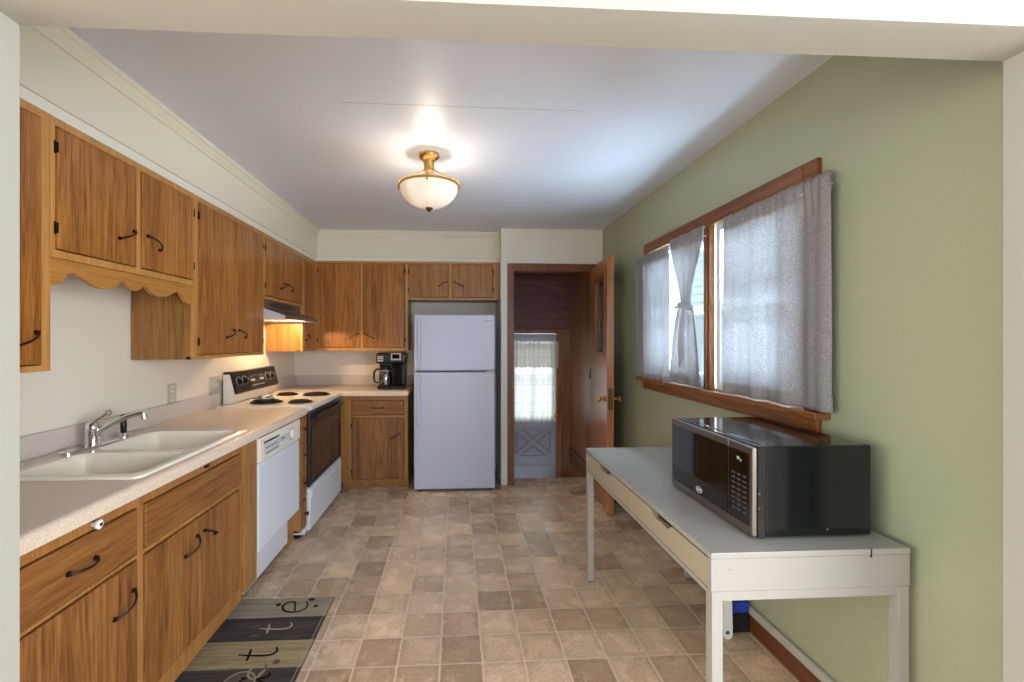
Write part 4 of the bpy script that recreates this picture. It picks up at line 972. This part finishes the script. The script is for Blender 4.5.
inner = [(max(r - 0.005, 0.004), z + 0.005 * (-z / 0.122)) for r, z in reversed(bowl_p)]
MB().lathe(bowl_p + inner, (LX, LY, rz - 0.002), 'Z', 48, closed=False).build('glass_bowl', M['bowl'], cl, smooth=True)
MB().lathe([(0.006, -0.118), (0.022, -0.123), (0.020, -0.130), (0.010, -0.135), (0.012, -0.140), (0.003, -0.145)], (LX, LY, rz), 'Z', 20).build('finial', M['brass_dark'], cl, smooth=True)
point('lamp_bulb', (LX, LY, rz - 0.03), 21, (1.0, 0.84, 0.67), 0.07)

# ------------------------------------------------------------------ desk
dk = thing('desk', 'long white desk with two drawers standing along the green wall', 'desk', (1.05, 1.92, 0))
X0, X1, Y0, Y1 = 0.742, 1.358, 1.278, 2.565
MB().box(X0, X1, Y0, Y1, 0.742, 0.760, 0.002).build('desktop', M['deskwhite'], dk)
MB().box(X0 + 0.001, X1, Y0 + 0.002, Y0 + 0.020, 0.646, 0.741, 0.001).build('side_panel', M['deskwhite'], dk)
MB().box(X0 + 0.001, X1, Y1 - 0.020, Y1 - 0.002, 0.646, 0.741, 0.001).build('side_panel', M['deskwhite'], dk)
MB().box(X1 - 0.018, X1, Y0 + 0.021, Y1 - 0.021, 0.646, 0.741).build('rear_panel', M['deskwhite'], dk)
MB().box(X0 + 0.03, X1 - 0.019, Y0 + 0.021, Y1 - 0.021, 0.646, 0.656).build('bottom_panel', M['deskwhite'], dk)
ym = (Y0 + Y1) / 2
for a, b in ((Y0 + 0.022, ym - 0.003), (ym + 0.003, Y1 - 0.022)):
    c_ = (a + b) / 2; h = 0.085
    front = [(a, 0.650), (b, 0.650), (b, 0.736), (c_ + h, 0.736), (c_ + h - 0.03, 0.716), (c_ - h + 0.03, 0.716), (c_ - h, 0.736), (a, 0.736)]
    o = MB().prism(front, 'X', X0 + 0.002, X0 + 0.020).build('drawer', M['deskdrawer'], dk)
    MB().box(X0 + 0.0205, X0 + 0.024, a + 0.02, b - 0.02, 0.66, 0.732).box(X0 + 0.03, X1 - 0.06, a + 0.02, a + 0.032, 0.66, 0.72).box(X0 + 0.03, X1 - 0.06, b - 0.032, b - 0.02, 0.66, 0.72).build('drawer_box', M['black'], o)
fz0, fz1 = 0.618, 0.645
MB().box(X0 + 0.034, X1 - 0.034, Y0 + 0.004, Y0 + 0.032, fz0, fz1).build('leg_rail', M['deskwhite'], dk)
MB().box(X0 + 0.034, X1 - 0.034, Y1 - 0.032, Y1 - 0.004, fz0, fz1).build('leg_rail', M['deskwhite'], dk)
MB().box(X1 - 0.03, X1 - 0.004, Y0 + 0.034, Y1 - 0.034, fz0 + 0.006, fz1).build('long_rail', M['deskwhite'], dk)
MB().box(X0 + 0.004, X0 + 0.02, Y0 + 0.034, Y1 - 0.034, fz0 + 0.012, fz1).build('long_rail', M['deskwhite'], dk)
for x in (X0 + 0.003, X1 - 0.036):
    for y in (Y0 + 0.002, Y1 - 0.034):
        l_ = MB().box(x, x + 0.033, y, y + 0.032, 0.006, fz1, 0.001).build('leg', M['deskwhite'], dk)
        MB().box(x + 0.003, x + 0.03, y + 0.003, y + 0.029, 0.0, 0.006).build('foot_pad', M['rubber'], l_)
MB().box(1.232, 1.236, Y0 - 0.0006, Y0 + 0.004, 0.735, 0.7605).build('cable_notch', M['black'], dk)
MB().lathe([(0.003, -0.0008), (0.003, 0.001)], (0.800, Y0 + 0.002, 0.709), 'Y', 12).build('screw_cap', M['grey'], dk)

# ------------------------------------------------------------------ microwave
mw = thing('microwave_oven', 'black and steel microwave oven on the near end of the desk', 'microwave', (1.11, 1.61, 0.7605))
mx0, mx1, my0, my1, mz0, mz1 = 0.915, 1.307, 1.350, 1.878, 0.768, 1.052
MB().box(mx0 + 0.045, mx1, my0 + 0.002, my1 - 0.002, mz0, mz1, 0.006, 3).build('cabinet_shell', M['black_metal'], mw)
MB().box(mx0 + 0.018, mx0 + 0.0455, my0, my1, mz0, mz1 - 0.001, 0.003).build('front_bezel', M['black_metal'], mw)
ys = my0 + 0.125     # split between door (far) and panel (near)
dr = MB().box(mx0, mx0 + 0.0175, ys + 0.001, my1, mz0 + 0.003, mz1 - 0.003, 0.005).build('door', M['steel'], mw)
MB().prism([(ys + 0.002, mz0 + 0.030), (my1 - 0.03, mz0 + 0.030), (my1 - 0.012, mz0 + 0.05), (my1 - 0.012, mz1 - 0.026), (ys + 0.002, mz1 - 0.026)], 'X', mx0 - 0.0015, mx0 + 0.001).build('door_window', M['black_gloss'], dr)
mb = MB(); pts = [(mx0 - 0.002, 1.655 + 0.020 * math.cos(2 * PI * k / 32), mz0 + 0.050 + 0.0105 * math.sin(2 * PI * k / 32)) for k in range(33)]
mb.tube(pts, 0.0016, 6, caps=False)
for dy in (-0.009, 0.0, 0.009):
    mb.tube([(mx0 - 0.002, 1.655 + dy + 0.003 * math.cos(t), mz0 + 0.050 + 0.0042 * math.sin(t)) for t in [2 * PI * k / 12 for k in range(13)]], 0.0010, 5, caps=False)
mb.build('round_badge', M['lgrey'], dr)
pn = MB().box(mx0, mx0 + 0.0175, my0, ys - 0.001, mz0 + 0.003, mz1 - 0.003, 0.005).build('control_panel', M['steel'], mw)
kp = MB().box(mx0 - 0.0015, mx0 + 0.001, my0 + 0.014, ys - 0.004, mz0 + 0.030, mz1 - 0.026, 0.001).build('keypad', M['black_gloss'], pn)
M['lcd'] = plain('display_digits', (150, 190, 120), 0.5); 
MB().box(mx0 - 0.0022, mx0 - 0.001, my0 + 0.062, my0 + 0.074, mz1 - 0.056, mz1 - 0.046).box(mx0 - 0.0022, mx0 - 0.001, my0 + 0.052, my0 + 0.058, mz1 - 0.060, mz1 - 0.052).build('clock_digits', M['lcd'], kp)
mb = MB()
for r in range(8):
    for q in range(3): mb.box(mx0 - 0.0025, mx0 - 0.001, my0 + 0.026 + q * 0.029, my0 + 0.044 + q * 0.029, mz0 + 0.062 + r * 0.0165, mz0 + 0.068 + r * 0.0165)
mb.build('key_legends', M['dgrey'], kp)
MB().box(mx0 - 0.0025, mx0 - 0.001, my0 + 0.024, ys - 0.012, mz0 + 0.036, mz0 + 0.056, 0.001).build('open_button', M['black'], kp)
for x in (mx0 + 0.06, mx1 - 0.05):
    for y in (my0 + 0.04, my1 - 0.04): MB().cyl((x, y, 0.7602), (x, y, mz0), 0.014, seg=14).build('foot', M['rubber'], mw)
for (x, z) in ((0.937, 0.905), (0.937, 0.86), (1.16, 0.79)): MB().lathe([(0.004, -0.001), (0.004, 0.002)], (x, my0 if x < 1 else my0 + 0.002, z), 'Y', 10).build('screw', M['dgrey'], mw)

# ------------------------------------------------------------------ dustpan and brush under the desk
dp = thing('dustpan', 'white dustpan standing on its handle under the desk behind its near leg', 'dustpan', (1.247, 2.02, 0))
mb = MB(); hw = 0.023; cxp = 1.248; yp0 = 2.012
arc = [(cxp + hw * math.cos(t), 0.0245 + hw * math.sin(t)) for t in [PI + PI * k / 12 for k in range(13)]]
mb.prism(arc + [(cxp + hw * 0.8, 0.20), (cxp - hw * 0.8, 0.20)], 'Y', yp0, yp0 + 0.016); h_ = mb.build('handle', M['whiteplastic'], dp)
MB().lathe([(0.009, -0.0006), (0.009, 0.001)], (cxp - 0.002, yp0, 0.034), 'Y', 16).build('hanging_hole', M['dgrey'], h_)
mb = MB(); mb.prism([(cxp - 0.03, 0.20), (cxp + 0.03, 0.20), (cxp + 0.115, 0.25), (cxp + 0.125, 0.46), (cxp - 0.125, 0.46), (cxp - 0.115, 0.25)], 'Y', yp0 + 0.004, yp0 + 0.010)
for sx in (-1, 1): mb.prism([(cxp + sx * 0.115, 0.25), (cxp + sx * 0.125, 0.46), (cxp + sx * 0.121, 0.46), (cxp + sx * 0.111, 0.25)], 'Y', yp0 - 0.035, yp0 + 0.004)
mb.box(cxp - 0.115, cxp + 0.115, yp0 - 0.045, yp0 + 0.004, 0.246, 0.252); mb.build('pan', M['whiteplastic'], dp)
hb = thing('hand_brush', 'blue hand brush with black bristles beside the baseboard under the desk', 'brush', (1.33, 2.09, 0))
mb = MB()
mb.prism([(1.292, 0.098), (1.372, 0.098), (1.378, 0.004), (1.288, 0.004)], 'Y', 2.055, 2.155); mb.build('bristles', M['rubber'], hb)
MB().box(1.282, 1.374, 2.046, 2.162, 0.0985, 0.150, 0.010).build('block', M['blue'], hb)
MB().tube([(1.328, 2.10, 0.15), (1.328, 2.12, 0.22), (1.325, 2.16, 0.36)], [0.018, 0.013, 0.015], 12).build('grip', M['blue'], hb, smooth=True)

# ------------------------------------------------------------------ floor mat with script letters
mt = thing('floor_mat', 'striped plank-print coffee mat with script letters before the sink cabinet', 'floor mat', (-0.905, 2.02, 0))
mX0, mX1 = -1.158, -0.652
ed = [2.458, 2.290, 2.115, 1.940, 1.765, 1.590]
MB().box(mX0, mX1, ed[-1], ed[0], 0.0005, 0.006, 0.002).build('backing', M['mat_dark'], mt)
for i, mm in enumerate(('mat_light', 'mat_dark', 'mat_tan', 'mat_dark', 'mat_light')):
    MB().box(mX0 + 0.003, mX1 - 0.003, ed[i + 1] + 0.001, ed[i] - 0.001, 0.006, 0.0068).build('printed_plank', M[mm], mt)
MB().ribbon([(mX1 - 0.0145, ed[0] - 0.01), (mX1 - 0.0145, ed[-1] + 0.01)], 0.003, 0.0068, 0.0072).build('pale_border', M['ink_pale'], mt)
def letter(strokes, yc, xc, h, mat, wd=0.010, name='letter'):
    mb = MB()
    for stt in strokes:
        P = [(xc - q * h, yc + p * h) for p, q in stt]
        # smooth with Catmull-Rom
        out = []
        for i in range(len(P) - 1):
            p0, p1, p2, p3 = P[max(i - 1, 0)], P[i], P[i + 1], P[min(i + 2, len(P) - 1)]
            for k in range(8):
                t = k / 8
                out.append(tuple(0.5 * (2 * p1[j] + (p2[j] - p0[j]) * t + (2 * p0[j] - 5 * p1[j] + 4 * p2[j] - p3[j]) * t * t + (3 * p1[j] - p0[j] - 3 * p2[j] + p3[j]) * t ** 3) for j in (0, 1)))
        out.append(P[-1]); n = len(out)
        mb.ribbon(out, [wd * (0.45 + 0.55 * math.sin(PI * k / (n - 1)) ** 0.6) for k in range(n)], 0.0068, 0.0075)
    return mb.build(name, M[mat], mt)
E_ = [[(-0.30, 0.38), (0.05, 0.50), (0.36, 0.62), (0.34, 0.90), (0.08, 1.0), (-0.22, 0.82), (-0.34, 0.45), (-0.22, 0.10), (0.08, 0.0), (0.40, 0.16)]]
T_ = [[(0.05, 1.30), (0.0, 0.9), (-0.03, 0.4), (0.02, 0.10), (0.20, 0.0), (0.40, 0.10)], [(-0.28, 0.86), (0.0, 0.90), (0.34, 0.98)]]
A_ = [[(0.34, 0.80), (0.10, 0.98), (-0.24, 0.78), (-0.34, 0.36), (-0.16, 0.02), (0.12, 0.12), (0.34, 0.62)], [(0.36, 0.96), (0.32, 0.45), (0.38, 0.08), (0.60, 0.06)]]
L_ = [[(-0.25, 0.25), (0.10, 0.75), (0.20, 1.3), (0.02, 1.42), (-0.08, 0.9), (-0.05, 0.25), (0.15, 0.0), (0.38, 0.14)]]
letter(E_, 2.372, -0.772, 0.125, 'ink', 0.012)
letter(T_, 2.200, -0.795, 0.112, 'ink_pale', 0.009)
letter(T_, 2.020, -0.795, 0.122, 'ink', 0.012)
letter(A_, 1.845, -0.765, 0.115, 'ink', 0.013)
letter(L_, 1.680, -0.780, 0.105, 'ink', 0.011)
def spot(x, y, r, mat, nm='printed_spot', rx=1.0):
    MB().prism([(x + r * rx * math.cos(2 * PI * k / 16), y + r * math.sin(2 * PI * k / 16)) for k in range(16)], 'Z', 0.0068, 0.0074).build(nm, M[mat], mt)
spot(-0.925, 2.398, 0.013, 'ink'); spot(-0.728, 2.376, 0.012, 'ink'); spot(-0.768, 2.437, 0.011, 'ink', rx=1.6); spot(-0.770, 1.975, 0.014, 'ink_mid')
def leaf(x, y, L, a, mat):
    pts = [(x + L * t * math.cos(a), y + L * t * math.sin(a)) for t in (0, .25, .5, .75, 1)]
    MB().ribbon(pts, [0.002, 0.016, 0.022, 0.014, 0.002], 0.0068, 0.0074).build('leaf_print', M[mat], mt)
leaf(-0.985, 2.215, 0.055, 0.5, 'ink_mid'); leaf(-0.965, 2.150, 0.05, 0.1, 'ink_mid')
# cup picture on the lower planks
def ring(cx, cy, rx, ry, wd, mat, nm):
    MB().ribbon([(cx + rx * math.cos(2 * PI * k / 32), cy + ry * math.sin(2 * PI * k / 32)) for k in range(33)], wd, 0.0074, 0.0079).build(nm, M[mat], mt)
MB().prism([(-0.930, 1.80), (-0.875, 1.775), (-0.825, 1.80), (-0.815, 1.885), (-0.840, 1.925), (-0.910, 1.925), (-0.935, 1.885)], 'Z', 0.0068, 0.0072).build('cup_print', M['ink_mid'], mt)
ring(-0.830, 1.925, 0.030, 0.045, 0.010, 'cupprint', 'cup_outline'); ring(-0.875, 1.85, 0.062, 0.072, 0.007, 'cupprint', 'cup_outline')
MB().ribbon([(-0.815, 1.90), (-0.800, 1.94), (-0.815, 1.985)], 0.006, 0.0074, 0.0079).build('steam_print', M['cupprint'], mt)
